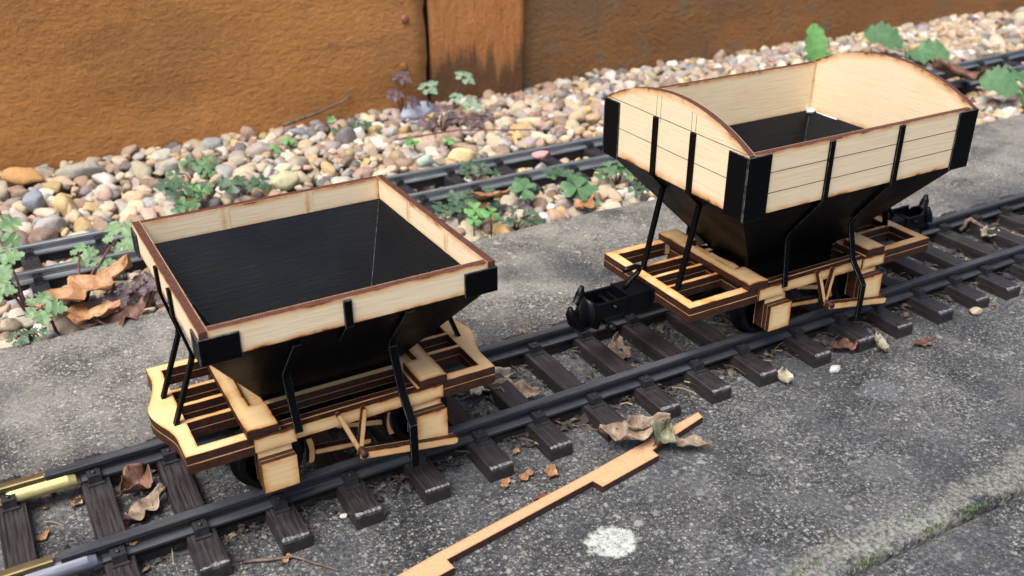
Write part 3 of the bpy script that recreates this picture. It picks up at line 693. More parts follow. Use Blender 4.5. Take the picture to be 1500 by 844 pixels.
    for sg in (-1, 1):
        Y = lambda y: sg * y
        for spec in cfg['side']:
            x_, kind = spec
            if kind == 'band': pts = [(zt - .0008, by + o), (zb - .0004, by + o), (zb - .0090, ysl(zb - .0090) + o)]
            elif kind == 'low': pts = [(zb - .0040, ysl(zb - .004) + o), (.0600, ysl(.060) + o), (.0575, ysl(.0575) + .0022), (.0395, .0340 + (cfg['by0'] if sg < 0 else -cfg['by0']))]
            elif kind == 'full': pts = [(zt - .0004, by + o), (zb - .0004, by + o), (.0655, ysl(.0655) + o), (.0625, ysl(.0625) + .0016), (.0395, .0340)]
            else:
                c_ = cfg['by0'] if sg < 0 else 0
                pts = ([(zt - .0004, by + o), (zb - .0004, by + o)] if cfg['planks'] else [(zb - .0010, ysl(zb - .001) + o)]) + [(.0640, ysl(.064) + o), (.0600, ysl(.06) + .0022), (.0440, .0350 + c_), (.0345, .0432 + c_), (.0165, .0432 + c_)]
            if sg > 0 and kind == 'guide': continue
            mb = MB(); ribbon(mb, [(x_ + (0 if i < 2 else cfg['lean'] * 0), Y(y), z) for i, (z, y) in enumerate(pts)], ax, (.0029 if kind != 'guide' else .0031), .0010)
            bevel(mb.build('strap', [BLACK, RUB], B), .00014, 1, 1)
    for sg in (-1, 1):
        for y in cfg['ends']:
            zs_ = cfg['bend']; xb = cfg['bendx'] or xsl(zs_) + o; yy = y if sg < 0 else -y
            mb = MB(); ribbon(mb, [(sg * x_, yy, z) for z, x_ in ((cfg['zs'], bx + o), (zb - .0004, bx + o), (zs_, xb))], (0, 1, 0), .0028, .0011); mb.build('strap', BLACK, B)
            mb = MB(); ribbon(mb, [(sg * x_, yy, z) for z, x_ in ((zs_ + .0012, xb + .0004), (zs_ - .0006, xb + .0007), (.0413, cfg['foot']))], (0, 1, 0), .0025, .0014); mb.build('strut', BLACK, B)
    return W, B
W1, B1 = wagon('hopper_wagon', 'left wooden hopper wagon with low flat rim, square black hopper and curved end platforms', -.0245,
      dict(core=.30, P=.0583, RO=.0377, RI=.0267, SO=.0357, AX=.0290, ux=0., PIV=.0, bulge=True, ply=PLY_W, bply=PLY_P, bx=.0508, by=.0487, zt=.0936, zb=.0836, hx=.0262, hy=.0128, d=.0024, planks=[], vlines=[], peak=None,
           by0=.0025, yaw=.008, cl=.0122, ce=.0085, zp=.0915, side=[(-.0205, 'low'), (-.0036, 'band'), (.0183, 'guide')], lean=0, ends=[.0065, -.0128], bend=.0655, bendx=.0472, foot=.0568, zs=.0928))
W2, B2 = wagon('hopper_wagon', 'right wooden hopper wagon with tall planked sides, arched ends and black couplers', .2025,
      dict(core=.62, P=.0744, RO=.0422, RI=.0312, SO=.0393, AX=.0290, ux=.0032, PIV=.0, bulge=False, ply=PLY_W, bply=PLY_P, bx=.0657, by=.0482, zt=.1126, zb=.0868, hx=.0262, hy=.0148, d=.0026, planks=[.0953, .1040], vlines=[(.0108, .1222), (.0078, .1228), (-.0128, .1212), (-.0156, .1204)], peak=.1250,
           by0=0., yaw=0., cl=.0115, ce=.0112, zp=.1122, side=[(-.0221, 'full'), (.0183, 'guide')], lean=0, ends=[.0102, -.0150], bend=.0788, bendx=None, foot=.0678, zs=.1128))
coupler(W2, -.0746, False); coupler(W2, .0746, True)
for c in W2.children:
    if c.name.startswith('coupler'): c.location.z = -ZR
mb = MB(); 
vs = []
for i in range(9):
    for j in range(14):
        a, b = math.pi * i / 8, 2 * math.pi * j / 14; r = .0024 * (1 + .3 * noise.noise((i * .9, j * .7, 2)))
        vs.append((.0617 + r * math.sin(a) * math.cos(b), .0440 + r * math.sin(a) * math.sin(b), .0874 + .6 * r * math.cos(a)))
mb.add(vs, [(i * 14 + j, i * 14 + (j + 1) % 14, (i + 1) * 14 + (j + 1) % 14, (i + 1) * 14 + j) for i in range(8) for j in range(14)], smooth=True)
mb.tube([(.0619, .040, .0878), (.0620, .034, .0876), (.0619, .026, .0877)], .0003, 6)
mb.build('glue_blob', GLUE, B2)

# ------------------------------------------------------------------ gravel (stuff) and picked stones
import bmesh
def ico(sub):
    bm = bmesh.new(); bmesh.ops.create_icosphere(bm, subdivisions=sub, radius=1); bm.verts.ensure_lookup_table()
    v = np.array([x.co for x in bm.verts]); f = np.array([[q.index for q in x.verts] for x in bm.faces]); bm.free(); return v, f
V2, F2 = ico(3)
def blob(seed, ang=.25):
    v = V2.copy(); r = np.array([1 + ang * noise.noise(Vector(p * 1.1 + seed * 7.3)) + .10 * noise.noise(Vector(p * 2.7 + seed * 3.1)) for p in v])
    v = v * r[:, None]
    rr = np.random.default_rng(seed)
    for _ in range(9):      # a few flat facets, as on broken pebbles
        nrm = rr.normal(size=3); nrm /= np.linalg.norm(nrm); h = rr.uniform(.58, .92); dd = v @ nrm - h; v -= np.outer(np.clip(dd, 0, None) * .85, nrm)
    return v
BL = [blob(i) for i in range(14)]
PAL = np.array([(.50, .37, .24), (.58, .47, .33), (.62, .53, .40), (.36, .34, .31), (.44, .31, .23), (.52, .39, .30), (.35, .37, .40), (.28, .20, .15), (.78, .75, .68), (.58, .43, .20), (.16, .15, .15), (.42, .38, .30), (.66, .58, .46), (.36, .26, .20), (.40, .35, .33), (.50, .50, .46)])
PW = np.array([9, 10, 9, 7, 6, 7, 6, 6, 8, 5, 4, 8, 8, 5, 6, 8], float); PW /= PW.sum()
def rotm(r):
    q = r.normal(size=4); q /= np.linalg.norm(q); w_, x, y, z = q
    return np.array([[1 - 2 * (y * y + z * z), 2 * (x * y - z * w_), 2 * (x * z + y * w_)], [2 * (x * y + z * w_), 1 - 2 * (x * x + z * z), 2 * (y * z - x * w_)], [2 * (x * z - y * w_), 2 * (y * z + x * w_), 1 - 2 * (x * x + y * y)]])
PICK = [  # x, y, radius, colour, squash, label
    (-.0966, .3917, .0155, (.50, .27, .09), (1.35, .8, .65), 'large orange ochre stone at the foot of the fence, far left'),
    (-.0950, .3482, .0105, (.22, .25, .29), (1.15, .85, .9), 'round slate blue pebble right below the large orange stone'),
    (.1983, .3985, .0180, (.36, .39, .46), (1.4, .7, .6), 'large pale blue grey stone beside the fence post foot'),
    (.1869, .3000, .0125, (.66, .51, .25), (1.3, .7, .75), 'yellow pebble lying just behind the far rail of the steel track'),
    (.0574, .3120, .0150, (.50, .47, .27), (1.35, .8, .6), 'flat greenish yellow stone behind the left wagon rim'),
    (.1584, .3010, .0090, (.40, .52, .42), (1., .9, .9), 'small mint green pebble behind the steel track'),
    (-.0612, .3900, .0150, (.36, .33, .26), (1.5, .7, .6), 'long layered olive grey stone near the fence, left side'),
    (-.0904, .3120, .0125, (.34, .33, .31), (1.3, .8, .7), 'grey oval pebble touching the far steel rail at the left'),
    (-.0535, .3481, .0110, (.60, .43, .33), (.8, 1.2, .8), 'salmon pink upright pebble in the gravel left of centre')]
def gravel():
    Vs, Fs, Cs = [], [], []; nb = 0; pts = []
    cell = {}
    def try_add(x, y, r, k_):
        key = (int(x / .02), int(y / .02))
        for i in (-1, 0, 1):
            for j in (-1, 0, 1):
                for (a, b, q) in cell.get((key[0] + i, key[1] + j), ()):
                    if (a - x) ** 2 + (b - y) ** 2 < (k_ * (q + r)) ** 2: return False
        cell.setdefault(key, []).append((x, y, r)); return True
    def put(x, y, z, r, sq, col, flat, jump=None):
        nonlocal nb
        b = BL[rng.integers(len(BL))]; R = rotm(rng)
        sc = np.array(sq) * r * rng.uniform(.85, 1.15, 3)
        v = (b * sc) @ (R.T if not flat else np.array([[math.cos(a_ := rng.uniform(0, 6.28)), -math.sin(a_), 0], [math.sin(a_), math.cos(a_), 0], [0, 0, 1]]) @ tilt())
        Vs.append(v + [x, y, z]); Fs.append(F2 + nb); nb += len(v); Cs.append(np.tile(np.append(col, 1.), (len(v), 1)))
    def tilt():
        a = rng.normal(0, .3); b = rng.normal(0, .3)
        return np.array([[1, 0, 0], [0, math.cos(a), -math.sin(a)], [0, math.sin(a), math.cos(a)]]) @ np.array([[math.cos(b), 0, math.sin(b)], [0, 1, 0], [-math.sin(b), 0, math.cos(b)]])
    PICK[:] = [(x, y, r * .70, *q) for x, y, r, *q in PICK]
    for x, y, r, *_ in PICK: cell.setdefault((int(x / .02), int(y / .02)), []).append((x, y, r))
    def level(x, y):
        z = -.0090 + .004 * noise.noise((x * 14, y * 14, 0))
        yc = y - CUR(x)
        if y > .29: z += min(.006, (y - .29) * .07)
        if .215 < yc < .300: z -= .0035
        return z
    for layer, (n_, k_, rmin, rmax, dz) in enumerate(((5600, .62, .0056, .0098, -.004), (9500, .66, .0036, .0084, .0012), (9000, .55, .0020, .0046, .0016))):
        if layer == 1: cell = {k2: [q for q in v2 if q[2] >= .0088 and (any(abs(q[0] - p[0]) + abs(q[1] - p[1]) < 1e-6 for p in PICK))] for k2, v2 in cell.items()}
        for _ in range(n_):
            x = rng.uniform(-.30, 1.30); y = rng.uniform(.165, .435)
            if x > .9 and rng.random() < .3: continue
            r = rng.uniform(rmin, rmax) * (1. if rng.random() > .12 else 1.25)
            yc = y - CUR(x)
            onrail = min(abs(yc - .2395), abs(yc - .2772)) < .0045 + r * .8
            intrack = .222 < yc < .297
            if intrack: r = min(r, .0062)
            if layer and onrail: continue
            if y < .163 + r: continue
            if not try_add(x, y, r, k_): continue
            z = level(x, y) + dz - (.003 if onrail else 0)
            if intrack: z = min(z, ZB - .0015 - r * .55)
            col = PAL[rng.choice(len(PAL), p=PW)] * rng.uniform(.60, .98) * np.array([1.05, rng.uniform(.96, 1.04), rng.uniform(.86, 1.0)])
            put(x, y, z, r, (1.2, .92, .72), col, rng.random() < .7)
    V = np.concatenate(Vs); F = np.concatenate(Fs); C = np.concatenate(Cs)
    me = bpy.data.meshes.new('gravel'); me.vertices.add(len(V)); me.vertices.foreach_set('co', V.ravel()); me.loops.add(F.size); me.loops.foreach_set('vertex_index', F.ravel().astype(np.int32))
    me.polygons.add(len(F)); me.polygons.foreach_set('loop_start', np.arange(0, F.size, 3, dtype=np.int32)); me.polygons.foreach_set('use_smooth', np.ones(len(F), bool)); me.update(calc_edges=True)
    a = me.attributes.new('Col', 'FLOAT_COLOR', 'POINT'); a.data.foreach_set('color', C.ravel()); me.materials.append(STONE)
    o = bpy.data.objects.new('gravel', me); COL.objects.link(o)
    tag(o, 'mixed tan, grey and pink pebbles of the gravel strip below the fence', 'gravel', kind='stuff')
    for i, (x, y, r, col, sq, lab) in enumerate(PICK):
        v = blob(40 + i, .32) * (np.array(sq) * r); a_ = rng.uniform(-.5, .5); M = np.array([[math.cos(a_), -math.sin(a_), 0], [math.sin(a_), math.cos(a_), 0], [0, 0, 1]]); v = v @ M.T
        mb = MB(); mb.add(v.tolist(), F2.tolist(), 0, smooth=True, col=col); s_ = mb.build('stone', STONE, None, (x, y, level(x, y) + .004 + r * sq[2] * .25)); tag(s_, lab, 'stone')
gravel()

# ------------------------------------------------------------------ plants
def leaflet(mb, base, dirv, nrm, L, Wd, mi=0, notch=.28, fold=.18, droop=.12, nt=7):
    d = Vector(dirv).normalized(); n_ = Vector(nrm); n_ = (n_ - d * n_.dot(d)).normalized(); s_ = d.cross(n_); vs = []
    for i in range(nt + 1):
        t = i / nt; w_ = Wd * (math.sin(min(1., t * 1.12) * math.pi * .5) ** .9) * (1 - .22 * max(0, t - .8) / .2)
        for q in (-1, -.5, 0, .5, 1):
            yy = t * L - notch * L * (1 - abs(q)) ** 1.5 * t ** 4 - (.16 * L * abs(q) ** 4 * t ** 3)
            vs.append(Vector(base) + d * yy + s_ * (q * w_) + n_ * (fold * abs(q) * w_ - droop * L * t * t))
    mb.add(vs, [(i * 5 + j, i * 5 + j + 1, i * 5 + 6 + j, i * 5 + 5 + j) for i in range(nt) for j in range(4)], mi, smooth=True)
def clover(x, y, z, n_, size, spread, h, mat, label, name='clover_plant'):
    root = empty(name, (x, y, z), label, 'plant', 'small weeds in the gravel'); r = random.Random(int(x * 1e5 + y * 1e4))
    for i in range(n_):
        a = r.uniform(0, 6.28); q = spread * (r.uniform(.3, 1) if n_ > 1 else .1); tip = Vector((q * math.cos(a), q * math.sin(a) * .8, h * r.uniform(.7, 1.2)))
        mb = MB(); mb.tube([(0, 0, -.004), tip * .5 + Vector((0, 0, .003)), tip], [.0005, .0004, .0004], 5); st = mb.build('stem', STEM, root)
        up_ = Vector((r.uniform(-.35, .35), -.45 + r.uniform(-.35, .25), 1)).normalized(); a0 = r.uniform(0, 6.28); s_ = size * r.uniform(.75, 1.1)
        ax = up_.cross(Vector((1, 0, 0))).normalized(); ay = up_.cross(ax); mb = MB()
        for k_ in range(3):
            b = a0 + k_ * 2.094 + r.uniform(-.12, .12); dv = ax * math.cos(b) + ay * math.sin(b)
            leaflet(mb, tip, dv, up_, s_ * .5, s_ * .27, notch=.26, fold=r.uniform(.05, .3), droop=r.uniform(.0, .25))
        mb.build('leaf', mat, root)
LOBE = [(0, 0), (.05, .12), (.20, .16), (.34, .24), (.30, .34), (.20, .38), (.40, .44), (.50, .54), (.40, .60), (.24, .60), (.36, .70), (.36, .80), (.24, .80), (.16, .82), (.14, .93), (0, 1.)]
def lobed(mb, base, dirv, nrm, L, mi=0, wid=1., droop=.15):
    d = Vector(dirv).normalized(); n_ = Vector(nrm); n_ = (n_ - d * n_.dot(d)).normalized(); s_ = d.cross(n_)
    for sg in (-1, 1):
        pl = [(q[0] * sg * wid, q[1]) for q in LOBE]; mid = [(0, t) for t in (.82, .6, .38, .16)]
        pts = pl + mid; tri = tessellate_polygon([[Vector((p[0], p[1], 0)) for p in pts]])
        vs = [Vector(base) + d * (p[1] * L) + s_ * (p[0] * L) + n_ * (L * (.22 * abs(p[0]) - droop * p[1] ** 2 + .03 * math.sin(p[1] * 20))) for p in pts]
        mb.add(vs, [t if sg > 0 else t[::-1] for t in tri], mi)
def herb(x, y, z, leaves, mat, label, name='herb_plant', stem=STEM, size=1.):
    root = empty(name, (x, y, z), label, 'plant', 'small weeds in the gravel'); r = random.Random(int(x * 1e5 + y * 1e4) + 5)
    for (dx, dy, dz, L, az) in leaves:
        tip = Vector((dx, dy, dz)); mb = MB(); mb.tube([(0, 0, -.005), tip * .35 + Vector((0, 0, .004)), tip * .75 + Vector((0, 0, .003)), tip], [.0009, .0007, .0006, .0005], 6); mb.build('stem', stem, root)
        up_ = Vector((r.uniform(-.3, .3) - .1, -.55 + r.uniform(-.25, .2), 1)).normalized(); ax = up_.cross(Vector((1, 0, 0))).normalized(); ay = up_.cross(ax); mb = MB()
        for b, k_ in ((0, 1.), (1.25, .85), (-1.25, .85), (2.35, .55), (-2.35, .55)):
            dv = ax * math.cos(az + b) + ay * math.sin(az + b); lobed(mb, tip + dv * L * .06, dv, up_, L * k_ * .62, wid=.95, droop=r.uniform(.05, .3))
        mb.build('leaf', mat, root)
Zg = -.004
C_ = [
 (.2177, .184, 3, .023, .008, .014, G_MID, 'largest clover, three broad mid green leaves between steel track and paving edge'),
 (.1848, .2027, 2, .020, .006, .012, G_MID, 'two leaved green clover in front of the steel track, left of the largest clover'),
 (.2193, .210, 5, .015, .012, .014, G_DARK, 'dark clover growing up against the near steel rail above the largest clover'),
 (.2591, .2044, 6, .014, .014, .014, G_MID, 'green clover just left of the right wagon corner by the steel rail'),
 (.1758, .2572, 8, .013, .018, .008, G_DARK, 'dark green clover mat between the two steel rails'),
 (.1358, .2110, 9, .013, .018, .010, G_DARK, 'dark clover clump beside the left wagon corner, under the steel rail'),
 (.1533, .2110, 7, .014, .014, .010, G_DARK, 'dark clover hanging over the near steel rail, left of the orange dead leaf'),
 (.1346, .1850, 2, .013, .006, .014, G_LIGHT, 'bright lime clover beside the orange dead leaf'),
 (.1416, .1700, 1, .014, .004, .018, G_LIGHT, 'single upright lime green clover leaf at the paving edge'),
 (.1300, .1705, 1, .012, .004, .014, G_LIGHT, 'single lime clover leaf right next to the left wagon rim corner'),
 (.1594, .1720, 8, .012, .018, .006, G_DARK, 'low dark clover patch along the paving edge'),
 (-.0045, .3203, 7, .014, .018, .012, G_DARK, 'dark clover behind the left wagon rim in mid gravel'),
 (.0073, .3508, 7, .013, .018, .012, G_MID, 'mid green clover clump highest in the gravel above the left wagon'),
 (.0003, .3036, 2, .012, .006, .012, G_LIGHT, 'fresh green clover between the two dark clumps behind the left wagon'),
 (-.0165, .2929, 3, .013, .010, .010, G_MID, 'green clover resting over the left end of the left wagon rim'),
 (.0305, .3075, 5, .014, .016, .010, G_DARK, 'dark greyish clover beside the flat greenish stone'),
 (.0780, .3700, 3, .012, .014, .010, G_LIGHT, 'scattered light green clover leaves near the twig by the fence'),
 (.1400, .3750, 6, .015, .018, .012, G_DARK, 'bluish dark clover in the gravel midway along the fence'),
 (.1645, .3282, 2, .011, .006, .010, G_LIGHT, 'tiny bright clover left of the yellow pebble'),
 (.1886, .3250, 2, .010, .006, .010, G_LIGHT, 'tiny bright clover right above the yellow pebble'),
 (.1280, .4120, 1, .010, .004, .014, G_LIGHT, 'single small leaf at the tip of the fence twig'),
 (.2666, .1900, 3, .012, .010, .010, G_LIGHT, 'bright clover right under the corner of the right wagon'),
 (.2540, .1760, 3, .010, .010, .006, G_DARK, 'dull clover at the paving edge under the right wagon'),
 (.4900, .3250, 3, .022, .014, .016, G_PALE, 'pale green seedlings behind the right wagon side'),
 (.4650, .3300, 3, .016, .010, .016, G_PALE, 'pale seedlings behind the arched end of the right wagon'),
 (.5750, .2950, 2, .016, .008, .010, G_LIGHT, 'small green clover beside the steel rail right of the arched end'),
]
for x, y, n_, s_, sp, h, m_, lab in C_: clover(x, y, Zg, n_, s_ * 1.08, sp, h * .75, m_, lab)
herb(-.0900, .1950, Zg, [(.0265, .0260, .022, .023, -1.2), (.0060, .0330, .014, .015, -1.6), (.0130, .0130, .014, .014, -1.4)], G_HERB, 'lobed herb with three frilly leaves over the steel track, left')
herb(-.1150, .2010, Zg, [(-.006, .035, .032, .024, -1.0), (-.010, .008, .026, .022, -1.5), (-.013, -.012, .020, .018, -.6)], G_HERB, 'tall lobed herb cut by the left picture edge')
herb(-.1050, .1720, Zg, [(-.006, .0010, .014, .020, -1.8)], G_HERB, 'single pale lobed leaf low at the left, before the brown dead leaf')
herb(-.1200, .1640, Zg, [(-.004, -.004, .006, .012, -1.), (.006, -.002, .004, .010, .4)], G_DARK, 'small dark leaf tuft at the bottom left gravel corner')
herb(-.0600, .1800, Zg, [(.000, .002, .010, .018, -1.), (.010, .002, .008, .016, .4), (-.012, .002, .009, .016, 1.9), (.012, -.006, .006, .014, 2.)], PURPLE, 'dark purple lobed weed beside the brown dead leaf')
herb(.2350, .4080, .002, [(.008, -.004, .022, .018, -1.), (-.006, -.014, .010, .013, -1.8)], G_PALE, 'pale frilly seedling against the base of the fence post')
herb(.2060, .3950, .002, [(.000, .003, .020, .018, -1.3), (.026, -.026, .008, .016, -.5)], G_PALE, 'pale frilly seedling at the dark gap beside the fence post')
herb(.1850, .3980, .002, [(.003, .010, .028, .017, -1.), (-.008, .002, .018, .015, -2.), (.004, -.008, .014, .014, -2.)], PURPLE, 'mauve leaved seedling at the end of the orange board')
herb(.2020, .3650, -.002, [(.002, .000, .012, .017, -1.), (.014, -.006, .008, .015, .4), (-.012, -.004, .010, .016, 1.9), (.026, -.012, .006, .015, 2.), (.040, -.006, .006, .014, 1.)], PURPLE, 'dark purple weed sprawling in front of the fence post')
def broad(x, y, z, leaves, mat, label):
    root = empty('broad_leaf_plant', (x, y, z), label, 'plant', 'small weeds in the gravel')
    for (dx, dy, dz, L, Wd, dirv, nrm) in leaves:
        tip = Vector((dx, dy, dz)); mb = MB(); mb.tube([(0, 0, -.005), tip * .6 + Vector((0, 0, .002)), tip], [.001, .0009, .0008], 6); mb.build('stem', G_LIGHT, root)
        d = Vector(dirv).normalized(); n_ = Vector(nrm); n_ = (n_ - d * n_.dot(d)).normalized(); s_ = d.cross(n_); vs = []; nt = 16
        for i in range(nt + 1):
            t = i / nt; w_ = Wd * math.sin(max(.02, t * .94 + .03) * math.pi) ** .6 * (1 + .16 * math.cos(t * 30))
            for q in (-1, -.5, 0, .5, 1): vs.append(tip + d * (t * L) + s_ * (q * w_) + n_ * (.25 * abs(q) * w_ - .2 * L * t * t + .0012 * math.sin(t * 17 + q * 4)))
        mb = MB(); mb.add(vs, [(i * 5 + j, i * 5 + j + 1, i * 5 + 6 + j, i * 5 + 5 + j) for i in range(nt) for j in range(4)], smooth=True); mb.build('leaf', mat, root)
broad(.583, .352, -.004, [(.006, .000, .006, .038, .012, (.05, .1, 1), (-.3, -1, .2)), (.012, -.004, .004, .020, .008, (.5, -.1, .35), (-.2, -1, .8))], G_LIGHT, 'upright glossy green leaf beside the far corner of the right wagon')
broad(.700, .335, -.004, [(-.005, .006, .016, .040, .017, (-.55, .25, .25), (-.2, -.6, 1)), (.004, -.004, .010, .034, .014, (.75, -.5, .05), (-.2, -.7, 1)), (.000, .000, .010, .022, .012, (-.1, -.7, -.1), (-.1, -.5, 1))], G_MID, 'broad scalloped green weed at the fence foot, far right')
broad(.668, .183, -.006, [(-.004, .006, .014, .034, .016, (-.5, .3, .2), (-.3, -.6, 1)), (.006, .008, .016, .034, .016, (.5, .5, .2), (-.2, -.7, 1)), (-.004, -.012, .006, .024, .012, (.3, -.7, .0), (-.2, -.6, 1))], G_MID, 'dark green broad weed cut by the right picture edge')

# ------------------------------------------------------------------ dead leaves, twigs, chips
def dead_leaf(x, y, z, L, Wd, az, mat, label, curl=.5, lobes=3.5, tilt=(0, 0), seed=1, twist=.3):
    r = random.Random(seed); mb = MB(); nt, ns = 22, 6; vs = []
    for i in range(nt + 1):
        t = i / nt; w_ = Wd * (math.sin(max(.015, t) ** .8 * math.pi * .97) ** .75) * (1 + .32 * math.sin(t * lobes * 6.28 + seed) + .25 * noise.noise((t * 14, seed * 3, 5)))
        for j in range(-ns, ns + 1):
            q = j / ns
            zz = curl * Wd * q * q * (.6 + .8 * noise.noise((t * 3, seed, 1))) + .35 * Wd * noise.noise((t * 4 + seed, q * 1.6, 0)) + twist * L * (t - .4) ** 2 + .10 * Wd * noise.noise((t * 9, q * 4, seed)) + .05 * Wd * abs(math.sin(t * 16 + abs(q) * 5))
            vs.append((t * L - L / 2, q * w_ + .12 * L * math.sin(t * 2.6 + seed), zz))
    m = 2 * ns + 1; mb.add(vs, [(i * m + j, (i + 1) * m + j, (i + 1) * m + j + 1, i * m + j + 1) for i in range(nt) for j in range(m - 1)], smooth=True)
    zmin = min(v[2] for v in vs)
    o = mb.build('dead_leaf', mat, None, (x, y, z - zmin * .6)); o.rotation_euler = (tilt[0], tilt[1], az)
    sm = o.modifiers.new('thickness', 'SOLIDIFY'); sm.thickness = .0003
    mb = MB(); mb.tube([(-L / 2, vs[ns][1], vs[ns][2]), (-L * .62, vs[ns][1] - .02 * L, vs[ns][2] + .02 * L), (-L * .74, vs[ns][1] - .01 * L, vs[ns][2] + .05 * L)], [.0005, .0004, .0003], 5); mb.build('leaf_stalk', D_BROWN, o)
    return tag(o, label, 'dead leaf', 'fallen leaves')
dead_leaf(-.0860, .1905, .004, .050, .014, .5, D_ORANGE, 'largest curled orange brown leaf on the gravel, far left', .5, 3.5, (-.15, -.1), 2)
dead_leaf(-.0880, .1730, .000, .030, .011, -.2, D_ORANGE, 'rusty leaf piece right at the paving edge, below the largest orange leaf', .3, 2.5, (-.1, 0), 3)
dead_leaf(-.0740, .1660, -.002, .026, .009, .2, D_BROWN, 'dull brown leaf at the paving edge right of the rusty piece', .3, 2.5, (0, 0), 4)
dead_leaf(.1589, .2030, .004, .024, .009, -.6, D_ORANGE, 'bright orange leaf among clovers beside the near steel rail', .4, 1.5, (-.3, 0), 5)
dead_leaf(.2120, .1690, .001, .022, .006, .5, D_ORANGE, 'thin orange leaf lying along the paving edge by the right wagon', .5, 1.2, (-.2, 0), 6)
dead_leaf(.1480, .1960, .000, .020, .008, .9, D_BROWN, 'dark brown leaf under the clovers next to the left wagon corner', .5, 2, (0, 0), 7)
dead_leaf(.6600, .2450, .006, .050, .016, -.4, D_BROWN, 'big dark brown leaf lying across the steel track, far right', .7, 2, (0, .2), 8)
dead_leaf(.5850, .1950, .000, .045, .013, .2, D_BROWN, 'brown leaf in the gravel right of the black wagon corner', .6, 2, (0, 0), 9)
dead_leaf(-.0970, .0160, .003, .0125, .0055, .6, D_BROWN, 'curled reddish brown leaf between sleepers left of the left wagon', 1.5, 1.0, (.3, 0), 10)
dead_leaf(-.0950, .0005, .002, .0175, .0050, .25, D_TAN, 'tan lobed leaf between sleepers below the curled reddish one', .7, 2.5, (-.1, 0), 11)
dead_leaf(.1225, .0075, .002, .018, .0045, .9, D_TAN, 'tan leaf strip between sleepers under the front coupler', .5, 1.2, (.2, 0), 12)
dead_leaf(.0535, .0080, .002, .022, .0050, .2, D_PALE, 'pale twisted leaf between sleepers right of the left wagon platform', 1.1, 3, (.3, 0), 13)
dead_leaf(.0600, -.0020, .002, .020, .0050, -.5, D_TAN, 'crumpled tan leaf by the near rail right of the left wagon', 1., 3, (.2, 0), 14)
dead_leaf(.2165, -.0415, .002, .013, .0045, -.1, D_BROWN, 'shiny reddish brown leaf between sleeper ends under the right wagon', .5, 1., (-.2, 0), 16)
dead_leaf(.2310, -.0490, .003, .0095, .0038, 1.1, D_PALE, 'pale curled scrap standing at a sleeper end below the right wagon', 1.2, 2, (.8, 0), 17)
dead_leaf(.1745, -.0480, .001, .010, .0036, .9, D_PALE, 'small pale scrap on the paving between sleeper ends', .6, 2, (0, 0), 19)
dead_leaf(.2530, -.0580, .001, .009, .0028, -.2, D_BROWN, 'dark dry scrap on the paving before the sleeper ends, right', .7, 3, (0, 0), 20)
dead_leaf(.3840, .0070, .004, .012, .0050, .3, D_PALE, 'round pale yellow scrap between sleepers right of the right wagon', .9, 1, (.3, 0), 21)
dead_leaf(.0810, -.0540, .0055, .0210, .0060, -.55, D_TAN, 'large tan spotted leaf lying over the wooden strip', .7, 2.6, (-.2, .1), 22, .4)
dead_leaf(.0935, -.0605, .0050, .0105, .0050, .4, D_GREEN, 'olive green curled leaf on the wooden strip', 1.2, 1.2, (.3, 0), 23)
dead_leaf(.1030, -.0690, .0030, .0150, .0036, -1.15, D_TAN, 'tan leaf tip pointing down right beyond the wooden strip', .7, 1.2, (-.1, 0), 24)
dead_leaf(.0915, -.0555, .0060, .0180, .0038, -.45, D_TAN, 'rolled tan leaf between the spotted and the olive leaf on the strip', 1.4, 1.2, (0, 0), 25)
for i, (x, y, az, s_, m_, lab) in enumerate(((.0467, -.0536, .6, .0075, D_ORANGE, 'orange star shaped leaf chip nearest the wooden strip leaf'), (.0369, -.0514, .2, .0065, D_ORANGE, 'orange leaf chip between two sleeper ends'), (.0280, -.0512, .9, .0055, D_ORANGE, 'orange leaf chip touching a sleeper end corner'),
        (.0356, -.0644, .3, .0048, D_BROWN, 'red brown leaf chip against the wooden strip'), (.0411, -.0351, .8, .0035, D_ORANGE, 'yellow orange speck of leaf by the near rail'), (-.1174, .0184, 1., .0055, D_ORANGE, 'orange chip on the concrete by the brass joiner'), (-.1301, .0045, .4, .0052, D_ORANGE, 'orange chip on the concrete between the brass rails'), (-.0583, -.0496, .4, .004, D_ORANGE, 'orange chip on the concrete before the first sleepers'))):
    dead_leaf(x, y, .0008, s_, s_ * .3, az, m_, lab, .5, 1.5, (0, 0), 30 + i, .2)
dead_leaf(-.1030, -.0250, .0095, .004, .0016, .3, D_ORANGE, 'tiny orange chip stuck on the near rail side, left', .4, 1., (.9, 0), 45, .1)

def twig(pts, r, label, name='twig', mat=TWIG):
    P_ = [Vector(p) for p in pts]; Q = []
    for i in range(len(P_) - 1):
        for k_ in range(5):
            t = k_ / 5; p = P_[i].lerp(P_[i + 1], t); Q.append(p + Vector((noise.noise(p * 300), noise.noise(p * 310 + Vector((3, 0, 0))), 0)) * r * 1.2)
    Q.append(P_[-1]); n_ = len(Q); mb = MB(); mb.tube(Q, [r * (1 - .5 * i / n_) for i in range(n_)], 7)
    return tag(mb.build(name, mat), label, 'twig')
twig([(.090, .410, .006), (.115, .412, .010), (.142, .416, .016), (.1500, .418, .019)], .0015, 'grey twig leaning along the fence foot above the left wagon')
twig([(-.0720, -.0440, .001), (-.0560, -.0500, .0012), (-.0450, -.0640, .001)], .0006, 'thin brown twig on the concrete below the near rail, left')
twig([(.378, .022, .003), (.384, .020, .010), (.388, .012, .006)], .0016, 'gnarled root bit between sleepers right of the right wagon')
twig([(.150, .335, .006), (.200, .330, .007), (.260, .300, .006)], .0008, 'thin dark red runner stem crossing the gravel', mat=STEM)

